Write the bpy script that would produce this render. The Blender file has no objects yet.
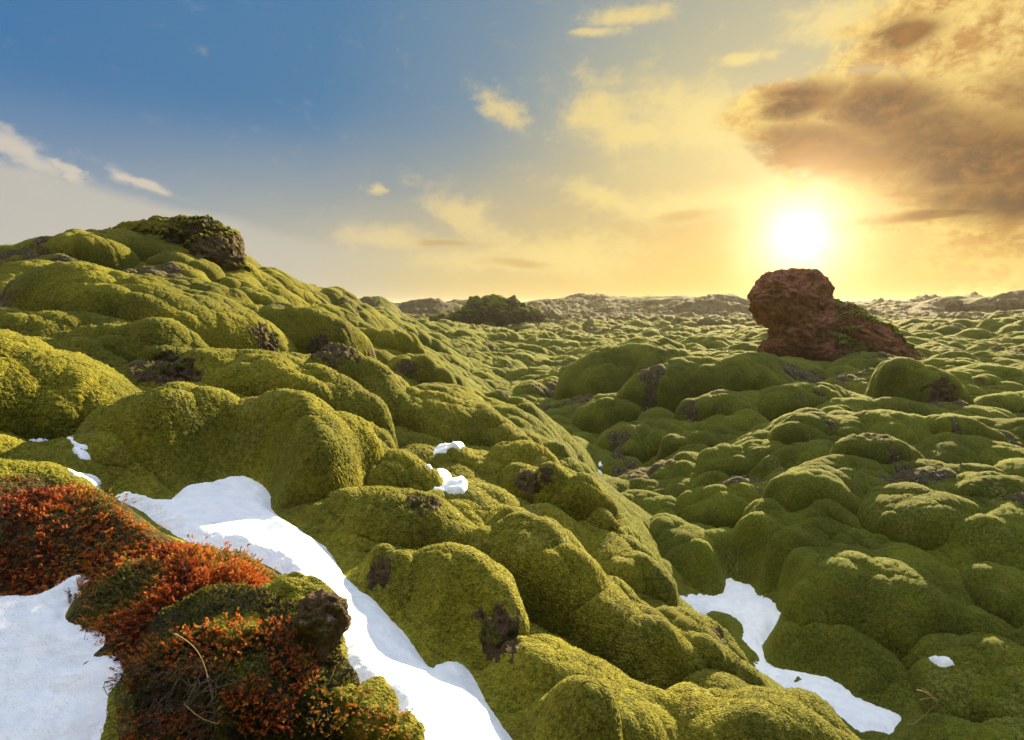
import bpy, math
import numpy as np
from math import radians as R, sin, cos, tan, pi

# ------------------------------------------------------------------ camera / sky / sun / exposure
SC = bpy.context.scene
COL = SC.collection
F = 569.0                       # focal length in pixels (20 mm on a 36 mm sensor, 1024 px)
PITCH = R(6.5)
CZ = 3.2                        # eye height over the valley floor
SUN_AZ, SUN_EL = R(27.5), R(18.0)

cam_d = bpy.data.cameras.new('camera'); cam = bpy.data.objects.new('camera', cam_d); COL.objects.link(cam)
cam_d.lens = 20.0; cam_d.sensor_width = 36.0; cam_d.clip_start = 0.05; cam_d.clip_end = 6000
cam.location = (0, 0, CZ); cam.rotation_euler = (pi/2 - PITCH, 0, 0)
SC.camera = cam
SC.view_settings.view_transform = 'Standard'; SC.view_settings.look = 'None'
SC.view_settings.gamma = 1.0; SC.view_settings.use_curve_mapping = False
SC.view_settings.exposure = 2.0
SC.cycles.max_bounces = 5; SC.cycles.diffuse_bounces = 2; SC.cycles.volume_bounces = 0
SC.cycles.sample_clamp_indirect = 4.0

class G:
    """tiny expression helper over shader nodes"""
    def __init__(s, nt): s.nt = nt
    def n(s, t, **k):
        nd = s.nt.nodes.new(t)
        for a, b in k.items(): setattr(nd, a, b)
        return nd
    def put(s, sock, v):
        if isinstance(v, bpy.types.NodeSocket): s.nt.links.new(v, sock)
        elif isinstance(v, (tuple, list)) and len(v) == 3 and sock.type == 'RGBA': sock.default_value = (*v, 1)
        else: sock.default_value = v
    def m(s, op, a, b=None, c=None, clamp=False):
        nd = s.n('ShaderNodeMath', operation=op, use_clamp=clamp)
        s.put(nd.inputs[0], a)
        if b is not None: s.put(nd.inputs[1], b)
        if c is not None: s.put(nd.inputs[2], c)
        return nd.outputs[0]
    def add(s, a, b): return s.m('ADD', a, b)
    def sub(s, a, b): return s.m('SUBTRACT', a, b)
    def mul(s, a, b): return s.m('MULTIPLY', a, b)
    def div(s, a, b): return s.m('DIVIDE', a, b)
    def ss(s, x, a, b, lo=0.0, hi=1.0):
        nd = s.n('ShaderNodeMapRange', interpolation_type='SMOOTHSTEP')
        s.put(nd.inputs[0], x); s.put(nd.inputs[1], a); s.put(nd.inputs[2], b); s.put(nd.inputs[3], lo); s.put(nd.inputs[4], hi)
        return nd.outputs[0]
    def mix(s, f, a, b, mode='MIX'):
        nd = s.n('ShaderNodeMix', data_type='RGBA', blend_type=mode)
        nd.clamp_factor = True
        s.put(nd.inputs[0], f); s.put(nd.inputs[6], a); s.put(nd.inputs[7], b)
        return nd.outputs[2]
    def noise(s, vec, scale, detail=4.0, rough=0.5, dist=0.0, col=False):
        nd = s.n('ShaderNodeTexNoise'); s.put(nd.inputs['Vector'], vec)
        s.put(nd.inputs['Scale'], scale); s.put(nd.inputs['Detail'], detail)
        s.put(nd.inputs['Roughness'], rough); s.put(nd.inputs['Distortion'], dist)
        return nd.outputs['Color' if col else 'Fac']
    def xyz(s, x, y, z):
        nd = s.n('ShaderNodeCombineXYZ')
        for i, v in enumerate((x, y, z)): s.put(nd.inputs[i], v)
        return nd.outputs[0]
    def ramp(s, f, stops):
        nd = s.n('ShaderNodeValToRGB'); e = nd.color_ramp.elements
        while len(e) < len(stops): e.new(0.5)
        for k, (p, c) in enumerate(stops): e[k].position = p; e[k].color = (*c, 1)
        s.put(nd.inputs[0], f); return nd.outputs[0]

def srgb(r, g, b):
    f = lambda c: (c/255/12.92) if c/255 <= .04045 else ((c/255+.055)/1.055)**2.4
    return (f(r), f(g), f(b))

def px_dir(x, y):
    u = (np.asarray(x, float)-512)/F; v = (370-np.asarray(y, float))/F
    return u, cos(PITCH)+v*sin(PITCH), -sin(PITCH)+v*cos(PITCH)
def px_ang(x, y):
    a, b, c = px_dir(x, y)
    return math.degrees(math.atan2(a, b)), math.degrees(math.atan2(c, math.hypot(a, b)))

def build_world():
    w = bpy.data.worlds.new('World'); SC.world = w; w.use_nodes = True
    nt = w.node_tree; nt.nodes.clear(); g = G(nt)
    out = g.n('ShaderNodeOutputWorld'); bg = g.n('ShaderNodeBackground')
    nt.links.new(bg.outputs[0], out.inputs[0]); bg.inputs[1].default_value = 0.1
    sky = g.n('ShaderNodeTexSky', sky_type='NISHITA'); sky.sun_disc = False
    sky.sun_elevation = SUN_EL; sky.sun_rotation = SUN_AZ; sky.air_density = 1.0; sky.dust_density = 1.2
    d = g.n('ShaderNodeTexCoord').outputs['Generated']
    sp = g.n('ShaderNodeSeparateXYZ'); g.put(sp.inputs[0], d); X, Y, Z = sp.outputs
    az = g.mul(g.m('ARCTAN2', X, Y), 180/pi)
    el = g.mul(g.m('ARCSINE', Z), 180/pi)
    saz, sel = px_ang(800, 236)
    sd = (sin(R(saz))*cos(R(sel)), cos(R(saz))*cos(R(sel)), sin(R(sel)))
    dt = g.n('ShaderNodeVectorMath', operation='DOT_PRODUCT'); g.put(dt.inputs[0], d); dt.inputs[1].default_value = sd
    gam = g.mul(g.m('ARCCOSINE', g.m('MINIMUM', dt.outputs['Value'], 0.999999)), 180/pi)
    # clear sky: gold round the sun and along the horizon, blue away from it
    warm = g.ramp(g.div(gam, 70.0), [(0.0, srgb(250, 205, 120)), (0.10, srgb(244, 196, 100)), (0.22, srgb(236, 198, 112)),
                                     (0.42, srgb(226, 200, 132)), (0.62, srgb(206, 194, 160)), (0.95, srgb(172, 180, 184))])
    blue = g.ramp(g.div(gam, 70.0), [(0.0, srgb(228, 204, 134)), (0.26, srgb(190, 184, 152)), (0.44, srgb(128, 150, 166)),
                                     (0.64, srgb(84, 130, 170)), (1.0, srgb(70, 122, 172))])
    elw = g.add(el, g.mul(g.sub(g.noise(g.xyz(g.mul(az, .04), g.mul(el, .12), 0.3), 1.0, 2), .5), 5.0))
    fb = g.ss(elw, 1.0, 19.0)
    base = g.mix(fb, warm, blue)
    # ---- clouds, laid out in azimuth / elevation with ragged, wind-drawn edges
    n1 = g.noise(g.xyz(g.mul(az, 0.13), g.mul(el, 0.26), 1.7), 1.0, 10, .64, .35)
    n2 = g.noise(g.xyz(g.mul(az, .34), g.mul(el, .50), 6.1), 1.0, 9, .66, .3)
    n3 = g.noise(g.xyz(g.mul(az, .045), g.mul(el, .10), 9.1), 1.0, 5, .5)
    n4 = g.noise(g.xyz(g.mul(az, 1.0), g.mul(el, 1.35), 3.1), 1.0, 8, .65, .2)
    waz = g.add(az, g.mul(g.sub(n1, .5), 9.0)); wel = g.add(el, g.mul(g.sub(n3, .5), 5.0))
    def blob(x, y, hw, hh, tilt=0.0):
        a, e = px_ang(x, y); k = 0.0875
        dx = g.sub(waz, a); dy = g.sub(wel, e)
        if tilt:
            ct, st = cos(R(tilt)), sin(R(tilt))
            dx, dy = g.add(g.mul(dx, ct), g.mul(dy, -st)), g.add(g.mul(dx, st), g.mul(dy, ct))
        q = g.add(g.m('POWER', g.div(g.m('ABSOLUTE', dx), hw*k), 2.0), g.m('POWER', g.div(g.m('ABSOLUTE', dy), hh*k), 2.0))
        return g.m('EXPONENT', g.mul(q, -1.0))
    def union(lst, nz, lo, hi, w=1.25):
        s_ = None
        for b in lst: s_ = blob(*b) if s_ is None else g.m('MAXIMUM', s_, blob(*b))
        return g.ss(g.add(s_, g.mul(g.sub(nz, .5), w)), lo, hi)
    n24 = g.add(g.mul(n2, .72), g.mul(n4, .28))
    thin = union([(468, 215, 56, 26, 30), (385, 238, 60, 17), (560, 250, 100, 26), (600, 108, 44, 34, 30), (625, 130, 50, 24), (508, 112, 34, 16, 20), (480, 262, 90, 16),
                  (600, 20, 30, 6), (625, 3, 50, 9), (14, 152, 30, 15, 24), (64, 170, 16, 6, 24), (134, 180, 18, 6, 20), (740, 55, 26, 8),
                  (700, 120, 90, 36, 20), (690, 205, 90, 20), (845, 18, 60, 22, 5), (370, 186, 12, 6), (610, 200, 70, 16, 15)], n24, .08, 1.0, 2.1)
    veil = union([(420, 262, 300, 30), (700, 150, 150, 80)], n3, .25, 1.2, .9)
    big = union([(960, 160, 150, 66, 14), (860, 120, 105, 44, 10), (1010, 205, 120, 50), (780, 112, 62, 30), (950, 26, 120, 34, 0), (1010, 60, 80, 40),
                 (1120, 140, 160, 120), (905, 230, 90, 14)], g.add(g.mul(n1, .5), g.mul(n24, .5)), .26, .62, 1.9)
    dens = union([(970, 160, 135, 50, 12), (880, 112, 70, 28, 10), (1010, 205, 95, 28), (800, 105, 48, 20), (1110, 150, 120, 80), (900, 36, 40, 16),
                  (835, 155, 85, 28, 16), (920, 226, 90, 8)],
                 g.add(g.mul(n1, .45), g.mul(n24, .55)), .22, .92, 1.7)
    wh = g.ramp(g.div(gam, 60.0), [(0.0, srgb(255, 234, 150)), (0.35, srgb(250, 222, 140)), (0.6, srgb(236, 212, 150)), (1.0, srgb(226, 212, 190))])
    vc = g.ramp(g.div(gam, 60.0), [(0.0, srgb(255, 226, 140)), (0.5, srgb(228, 208, 150)), (1.0, srgb(200, 198, 194))])
    base = g.mix(g.mul(veil, .5), base, vc)
    # the pale bank at the left, its upper edge falling to the right
    ledge = g.sub(g.sub(11.3, g.mul(g.add(az, 42.0), .20)), el)
    bankl = g.mul(g.ss(g.add(ledge, g.mul(g.sub(n1, .5), 2.0)), -.1, 1.3), g.ss(gam, 34.0, 56.0))
    base = g.mix(g.mul(bankl, .80), base, srgb(206, 198, 182))
    # aureole of the sun: bright core, then a soft fall-off
    gamn = g.mul(gam, g.add(1.0, g.mul(g.sub(n2, .5), .55)))
    a1 = g.m('EXPONENT', g.mul(g.m('POWER', g.div(gamn, 2.7), 1.2), -1.0))
    a2 = g.m('EXPONENT', g.mul(g.m('POWER', g.div(gamn, 6.5), 1.2), -1.0))
    def scale(c, v):
        nd = g.n('ShaderNodeVectorMath', operation='SCALE'); g.put(nd.inputs[0], c); g.put(nd.inputs['Scale'], v); return nd.outputs[0]
    def vadd(a, b):
        nd = g.n('ShaderNodeVectorMath', operation='ADD'); g.put(nd.inputs[0], a); g.put(nd.inputs[1], b); return nd.outputs[0]
    base = g.mix(g.mul(thin, .80), base, wh)
    lit = g.mix(g.ss(n24, .38, .60), srgb(196, 136, 44), srgb(255, 220, 120))
    base = g.mix(g.mul(big, .88), base, lit)
    dark = g.mix(g.ss(n24, .37, .64), srgb(80, 48, 12), srgb(152, 98, 28))
    dark = g.mix(g.ss(gam, 1.5, 11.0), srgb(228, 160, 66), dark)
    base = g.mix(g.mul(dens, .95), base, dark)
    bank = union([(690, 216, 46, 9), (520, 262, 50, 8), (440, 240, 40, 6)], n24, .25, 1.0, 1.6)
    base = g.mix(g.mul(bank, .55), base, srgb(206, 160, 84))
    base = vadd(base, scale((1.0, .86, .55), g.mul(a1, 2.6)))
    base = vadd(base, scale((1.0, .58, .20), g.mul(a2, .20)))
    # unseen sky: bright fill light added at the zenith, kept dim behind the camera
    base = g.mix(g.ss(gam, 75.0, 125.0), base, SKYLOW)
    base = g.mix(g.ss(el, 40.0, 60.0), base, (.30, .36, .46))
    base = g.mix(g.ss(el, 60.0, 80.0), base, ZENITH_FILL)
    base = g.mix(g.ss(el, -1.0, -6.0), base, (.10, .09, .05))
    ex = 2.0**(-SC.view_settings.exposure)
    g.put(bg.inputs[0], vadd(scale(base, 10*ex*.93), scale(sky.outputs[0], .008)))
ZENITH_FILL = (5.6, 5.8, 6.3); SKYLOW = (.09, .12, .17)
build_world()

sun_d = bpy.data.lights.new('sun', 'SUN'); sun = bpy.data.objects.new('sun', sun_d); COL.objects.link(sun)
sun_d.energy = 5.0; sun_d.angle = R(0.6); sun_d.color = (1.0, .82, .46)
sun.location = (60, 120, 40); sun.rotation_euler = (pi/2 - SUN_EL, 0, pi - SUN_AZ)

# ------------------------------------------------------------------ numpy helpers
rng = np.random.default_rng(7)
def hsh(i, j, k=0, s=0):
    n = (i.astype(np.int64)*374761393 + j.astype(np.int64)*668265263 + np.asarray(k).astype(np.int64)*2147483647//3 + s*1274126177) & 0xffffffff
    n = ((n ^ (n >> 13))*1274126177) & 0xffffffff
    n = (n ^ (n >> 16))*2246822519 & 0xffffffff
    return ((n ^ (n >> 15)) & 0xffffff)/16777216.0
def vn2(x, y, s=0):
    i = np.floor(x); j = np.floor(y); fx = x-i; fy = y-j
    fx = fx*fx*fx*(fx*(fx*6-15)+10); fy = fy*fy*fy*(fy*(fy*6-15)+10)
    i = i.astype(np.int64); j = j.astype(np.int64)
    a = hsh(i, j, 0, s); b = hsh(i+1, j, 0, s); c = hsh(i, j+1, 0, s); d = hsh(i+1, j+1, 0, s)
    return (a*(1-fx)+b*fx)*(1-fy)+(c*(1-fx)+d*fx)*fy*1.0 - .5
def fbm2(x, y, o=4, s=0, g=.5):
    r = 0; a = 1; t = 0
    for k in range(o):
        r = r + a*vn2(x*2**k + 17.3*k, y*2**k - 9.1*k, s+k); t += a; a *= g
    return r/t*2
def vn3(p, s=0):
    i = np.floor(p); f = p-i; f = f*f*(3-2*f); i = i.astype(np.int64)
    x, y, z = i.T; fx, fy, fz = f.T
    r = 0
    for dz in (0, 1):
        for dy in (0, 1):
            for dx in (0, 1):
                w = (fx if dx else 1-fx)*(fy if dy else 1-fy)*(fz if dz else 1-fz)
                r = r + w*hsh(x+dx, y+dy, (z+dz)*7, s)
    return r - .5
def fbm3(p, o=3, s=0, g=.5, ridged=False):
    r = 0; a = 1; t = 0
    for k in range(o):
        v = vn3(p*2**k + 11.7*k, s+k)*2
        if ridged: v = 1-2*np.abs(v)*1.6
        r = r + a*v; t += a; a *= g
    return r/t
def sstep(x, a, b):
    t = np.clip((x-a)/(b-a), 0, 1); return t*t*(3-2*t)

# ------------------------------------------------------------------ the large shape of the land (eye level = 0)
CP = []                                   # world x, y, z (relative to the eye)
def cpY(l):
    for x, y, Y in l:
        a, b, c = px_dir(x, y); CP.append((a/b*Y, Y, c/b*Y))
def cpZ(l):
    for x, y, z in l:
        a, b, c = px_dir(x, y); CP.append((a/c*z, b/c*z, z))
cpY([(-120, 740, 1.5), (0, 740, 1.5), (150, 740, 1.5), (300, 740, 1.55), (450, 740, 1.7), (560, 740, 1.9), (700, 740, 2.15), (820, 738, 2.5),
     (0, 640, 1.8), (100, 650, 1.75), (200, 620, 1.9), (300, 600, 2.1), (400, 640, 2.15), (500, 640, 2.5), (600, 640, 2.9), (700, 660, 3.0),
     (-100, 560, 2.0), (0, 560, 2.1), (80, 540, 2.3), (170, 520, 2.6), (260, 520, 2.8), (350, 560, 2.65), (450, 560, 3.1), (550, 560, 3.6), (645, 585, 3.8), (612, 535, 4.4),
     (0, 480, 2.8), (100, 470, 3.1), (200, 480, 3.2), (300, 470, 3.7), (400, 500, 3.9), (480, 500, 4.4), (560, 490, 5.0), (540, 455, 6.3),
     (-120, 400, 3.7), (0, 400, 3.9), (100, 410, 4.0), (200, 400, 4.6), (300, 410, 5.0), (400, 430, 5.6), (460, 430, 6.4), (500, 430, 6.9),
     (0, 340, 5.4), (100, 345, 5.6), (200, 360, 6), (300, 370, 6.8), (400, 390, 7.8), (448, 395, 8.8),
     (0, 290, 7.5), (100, 300, 7.6), (200, 320, 7.8), (300, 340, 9), (375, 360, 10.5), (412, 362, 13),
     (-150, 262, 9.5), (0, 262, 9.5), (80, 260, 9.8), (160, 280, 9.5), (250, 300, 10.5), (320, 320, 12.5), (365, 335, 16), (385, 332, 22),
     (-200, 262, 12), (0, 254, 12), (60, 246, 12.5), (110, 238, 13), (165, 235, 13.5), (215, 250, 13.5), (250, 272, 14), (290, 287, 16), (330, 302, 20), (358, 309, 28)])
for x, y, Y, f, dz in [(-200, 262, 12, 1.5, 1.2), (0, 248, 12, 1.5, 1.4), (60, 238, 12.5, 1.5, 1.6), (110, 227, 13, 1.5, 1.8), (165, 222, 13.5, 1.5, 2.0), (215, 240, 13.5, 1.5, 1.9),
                       (250, 270, 14, 1.6, 1.5), (290, 285, 16, 1.7, 1.4), (330, 300, 20, 1.8, 1.3)]:
    a, b, c = px_dir(x, y); CP.append((a/b*Y*f, Y*f, c/b*Y-dz))
cpZ([(690, 600, -3.1), (760, 612, -3.15), (760, 670, -3.2), (800, 690, -3.2), (880, 715, -3.2), (960, 735, -3.15), (1100, 735, -3.0),
     (900, 640, -2.95), (1024, 700, -3.0), (1024, 620, -2.8), (900, 560, -2.7), (1024, 540, -2.4), (800, 560, -2.85), (700, 545, -3.1), (640, 510, -3.15),
     (700, 490, -2.8), (800, 490, -2.4), (900, 490, -2.2), (1024, 480, -2.1), (1150, 480, -2.0), (600, 455, -3.0), (700, 430, -2.45), (800, 430, -2.1), (900, 420, -2.0),
     (1024, 420, -2.0), (530, 415, -3.0), (600, 390, -2.5), (700, 380, -2.0), (800, 375, -1.9), (900, 380, -1.95), (1024, 380, -2.0), (1150, 380, -1.9),
     (470, 365, -2.8), (550, 352, -2.8), (650, 352, -2.3), (750, 345, -2.0), (850, 345, -2.1), (950, 340, -1.9), (1024, 335, -2.0),
     (430, 330, -2.5), (500, 328, -2.8), (600, 325, -2.8), (700, 325, -2.7), (800, 322, -2.7), (900, 320, -2.4), (1010, 318, -2.0), (1150, 320, -2.0)])
CP = np.array(CP)
def qcoord(x, y):
    r = np.hypot(x, y)
    a = np.arctan2(x, np.maximum(y, 1e-6)); a = np.where(y > 0, a, np.sign(x+1e-9)*pi/2)
    return np.clip(a, -1.05, 1.05)*1.6, np.log(np.clip(r, 1.35, 130))
def tps(d2): return .5*d2*np.log(d2+1e-9)
_qa, _qb = qcoord(CP[:, 0], CP[:, 1])
_n = len(CP); _K = tps((_qa[:, None]-_qa)**2+(_qb[:, None]-_qb)**2) + np.eye(_n)*.004
_P = np.stack([np.ones(_n), _qa, _qb], 1)
_S = np.linalg.solve(np.block([[_K, _P], [_P.T, np.zeros((3, 3))]]), np.concatenate([CP[:, 2], np.zeros(3)]))
LA = np.linspace(-1.69, 1.69, 320); LB = np.linspace(math.log(1.34), math.log(131), 340)
_ga, _gb = np.meshgrid(LA, LB, indexing='ij')
LZ = _S[_n] + _S[_n+1]*_ga + _S[_n+2]*_gb
for i in range(_n): LZ += _S[i]*tps((_ga-_qa[i])**2+(_gb-_qb[i])**2)
def macro(x, y):
    a, b = qcoord(x, y)
    fa = (a-LA[0])/(LA[1]-LA[0]); fb = (b-LB[0])/(LB[1]-LB[0])
    i = np.clip(fa.astype(int), 0, 318); j = np.clip(fb.astype(int), 0, 338); fa = fa-i; fb = fb-j
    z = (LZ[i, j]*(1-fa)+LZ[i+1, j]*fa)*(1-fb)+(LZ[i, j+1]*(1-fa)+LZ[i+1, j+1]*fa)*fb
    r = np.hypot(x, y)
    z = np.where(r > 130, z + (-2.6-z)*sstep(r, 130, 260), z)
    # behind the photographer the slope runs on level
    return z
_T = np.exp(np.linspace(math.log(1.0), math.log(200), 1800))
def hit(x, y):
    """world point where the sight line through photo pixel (x, y) meets the land"""
    a, b, c = px_dir(x, y)
    xs = a/b*_T; zs = c/b*_T; m = macro(xs, _T)
    w = np.nonzero(zs < m)[0]
    k = w[0] if len(w) else len(_T)-1
    return np.array([xs[k], _T[k], m[k]])

# ------------------------------------------------------------------ object helpers
def tag(o, label=None, cat=None, group=None, kind=None):
    for k, v in (('label', label), ('category', cat), ('group', group), ('kind', kind)):
        if v: o[k] = v
    return o
def empty(name, loc):
    o = bpy.data.objects.new(name, None); COL.objects.link(o); o.location = loc; o.empty_display_size = .1
    return o
def mesh_obj(name, V, Fc, mat, parent=None, smooth=True, attrs=None, origin=None):
    """V (n,3) world coordinates (eye level 0 already lifted by CZ); Fc (m,3|4)"""
    V = np.asarray(V, np.float32).copy(); Fc = np.asarray(Fc, np.int32)
    org = np.array(origin if origin is not None else (0, 0, 0), np.float32)
    V -= org
    me = bpy.data.meshes.new(name)
    me.vertices.add(len(V)); me.vertices.foreach_set('co', V.ravel())
    m, k = Fc.shape
    me.loops.add(m*k); me.loops.foreach_set('vertex_index', Fc.ravel())
    me.polygons.add(m); me.polygons.foreach_set('loop_start', np.arange(0, m*k, k, dtype=np.int32))
    me.polygons.foreach_set('use_smooth', np.full(m, smooth))
    for an, av in (attrs or {}).items():
        a = me.attributes.new(an, 'FLOAT', 'POINT'); a.data.foreach_set('value', np.asarray(av, np.float32))
    me.update(calc_edges=True); me.validate()
    if mat: me.materials.append(mat)
    o = bpy.data.objects.new(name, me); COL.objects.link(o)
    if parent is not None:
        o.parent = parent; o.location = org - np.array(parent.location, np.float32)
    else: o.location = org
    return o

# ------------------------------------------------------------------ materials
def new_mat(name):
    m = bpy.data.materials.new(name); m.use_nodes = True
    nt = m.node_tree; nt.nodes.clear(); g = G(nt)
    out = g.n('ShaderNodeOutputMaterial'); b = g.n('ShaderNodeBsdfPrincipled'); nt.links.new(b.outputs[0], out.inputs[0])
    return m, g, b
def bump(g, b, h, strength, dist, prev=None):
    nd = g.n('ShaderNodeBump'); g.put(nd.inputs['Strength'], strength); g.put(nd.inputs['Distance'], dist); g.put(nd.inputs['Height'], h)
    if prev: g.put(nd.inputs['Normal'], prev)
    g.put(b.inputs['Normal'], nd.outputs[0]); return nd.outputs[0]
def attr(g, name):
    nd = g.n('ShaderNodeAttribute', attribute_name=name); return nd.outputs['Fac']
def pos(g): return g.n('ShaderNodeNewGeometry').outputs['Position']

def moss_material():
    m, g, b = new_mat('moss')
    p = pos(g); yellowed = attr(g, 'yellowed')
    n0 = g.noise(p, .9, 5, .6, .4); n1 = g.noise(p, 5.0, 5, .66); n2 = g.noise(p, 42.0, 4, .7); n3 = g.noise(p, 150.0, 2, .6)
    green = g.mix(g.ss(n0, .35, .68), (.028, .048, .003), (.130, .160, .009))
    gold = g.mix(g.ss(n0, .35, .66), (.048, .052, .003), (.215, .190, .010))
    c = g.mix(yellowed, green, gold)  # warmer light of the left slope painted into the moss as gold
    c = g.mix(g.mul(g.ss(n1, .52, .74), .55), c, (.17, .125, .012))
    c = g.mix(g.mul(g.ss(n1, .48, .30), .60), c, (.024, .034, .004))
    sp = g.ss(g.add(g.mul(n2, .6), g.mul(n3, .4)), .36, .66)
    c = g.mix(sp, g.mix(.62, c, (.018, .020, .004)), g.mix(.25, c, (.40, .37, .05)))
    c = g.mix(g.mul(attr(g, 'stony'), g.ss(g.noise(p, .12, 6, .7), .30, .5)), c, (.048, .034, .014))
    # stray brown, dead patches
    rb = g.noise(p, 2.6, 5, .62, .8)
    c = g.mix(g.mul(g.mul(g.ss(rb, .60, .72), g.ss(n2, .42, .6)), .75), c, (.085, .034, .012))
    c = g.mix(g.mul(g.mul(g.ss(g.noise(p, 1.7, 4, .6, 1.0), .56, .70), g.ss(n2, .45, .62)), .45), c, (.24, .23, .10))
    bare = g.ss(g.add(attr(g, 'bare'), g.mul(g.sub(g.noise(p, 11, 5, .7), .5), 1.3)), .45, .60)
    rk = g.mix(g.ss(g.noise(p, 30, 4, .7), .35, .65), (.026, .018, .010), (.105, .078, .050))
    rk = g.mix(g.ss(g.noise(p, 16, 5, .7, .4), .60, .66), rk, (.34, .34, .30))
    c = g.mix(g.mul(bare, .92), c, rk)
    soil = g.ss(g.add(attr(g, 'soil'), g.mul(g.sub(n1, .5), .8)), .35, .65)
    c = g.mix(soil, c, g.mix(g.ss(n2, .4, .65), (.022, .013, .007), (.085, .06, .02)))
    g.put(b.inputs['Base Color'], c)
    b.inputs['Roughness'].default_value = .95; b.inputs['Specular IOR Level'].default_value = .12
    g.put(b.inputs['Sheen Weight'], g.mul(g.sub(1.0, attr(g, 'stony')), .25)); b.inputs['Sheen Roughness'].default_value = .35
    g.put(b.inputs['Sheen Tint'], (.74, .70, .10))
    v = g.n('ShaderNodeTexVoronoi'); g.put(v.inputs['Vector'], p); v.inputs['Scale'].default_value = 95.0
    nn = bump(g, b, g.add(g.mul(n2, 1.2), g.mul(v.outputs['Distance'], -.8)), .75, .014)
    bump(g, b, n3, .6, .006, nn)
    return m

def rock_material(name, c0, c1, lichen=.5, creep=.35):
    m, g, b = new_mat(name); p = pos(g)
    n0 = g.noise(p, 3.5, 6, .65); n1 = g.noise(p, 24, 5, .7); n2 = g.noise(p, 9, 6, .7, .6)
    c = g.mix(g.ss(n0, .3, .7), c0, c1)
    c = g.mix(g.ss(n1, .5, .8), c, tuple(v*.35 for v in c0))
    c = g.mix(g.mul(g.ss(n2, .60, .66), lichen), c, (.40, .40, .36))
    c = g.mix(g.mul(g.ss(g.noise(p, 9, 6, .68), .50, .57), creep), c, g.mix(g.ss(n1, .35, .65), (.045, .045, .006), (.15, .135, .012)))
    g.put(b.inputs['Base Color'], c); b.inputs['Roughness'].default_value = .92
    b.inputs['Specular IOR Level'].default_value = .25
    nn = bump(g, b, n1, 1.0, .05); bump(g, b, g.noise(p, 110, 3, .6), .7, .01, nn)
    return m

def snow_material():
    m, g, b = new_mat('snow'); p = pos(g)
    sc = g.mix(g.ss(g.noise(p, 14, 3), .3, .7), (.80, .84, .91), (.90, .92, .95))
    g.put(b.inputs['Base Color'], g.mix(g.mul(g.ss(g.noise(p, 160, 2, .6), .69, .74), g.ss(g.noise(p, 6, 3), .45, .65)), sc, (.16, .12, .07)))
    b.inputs['Roughness'].default_value = .55
    b.inputs['Subsurface Weight'].default_value = .25; b.inputs['Subsurface Scale'].default_value = .02
    b.inputs['Subsurface Radius'].default_value = (.6, .8, 1.0)
    nn = bump(g, b, g.noise(p, 9, 5, .6), .6, .06); bump(g, b, g.noise(p, 150, 4, .75), .8, .006, nn)
    return m

def leaf_material(name, stops, trans=.35):
    m = bpy.data.materials.new(name); m.use_nodes = True
    nt = m.node_tree; nt.nodes.clear(); g = G(nt)
    out = g.n('ShaderNodeOutputMaterial'); b = g.n('ShaderNodeBsdfPrincipled'); t = g.n('ShaderNodeBsdfTranslucent'); mx = g.n('ShaderNodeMixShader')
    c = g.ramp(attr(g, 'tint'), stops)
    g.put(b.inputs['Base Color'], c); g.put(t.inputs[0], c); b.inputs['Roughness'].default_value = .6
    b.inputs['Specular IOR Level'].default_value = .3
    mx.inputs[0].default_value = trans
    nt.links.new(b.outputs[0], mx.inputs[1]); nt.links.new(t.outputs[0], mx.inputs[2]); nt.links.new(mx.outputs[0], out.inputs[0])
    return m

MOSS = moss_material()
BASALT = rock_material('basalt', (.062, .038, .016), (.16, .108, .056), .5, .95)
REDROCK = rock_material('weathered_red_rock', (.17, .060, .030), (.38, .155, .075), .30, .25)
FARROCK = rock_material('far_rock', (.050, .036, .018), (.11, .080, .040), .1)
SNOW = snow_material()
HEATH = leaf_material('heather_leaves', [(0, (.07, .012, .006)), (.25, (.27, .045, .012)), (.50, (.50, .125, .018)), (.76, (.60, .235, .035)), (.9, (.24, .17, .025)), (1, (.10, .11, .018))])
GREENL = leaf_material('moss_shoots', [(0, (.022, .028, .003)), (.5, (.12, .115, .008)), (1, (.30, .25, .022))])
TWIG = rock_material('dry_twig', (.10, .07, .05), (.24, .18, .12), .2)
STRAW = leaf_material('straw', [(0, (.20, .13, .05)), (1, (.48, .36, .16))], .2)

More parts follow.
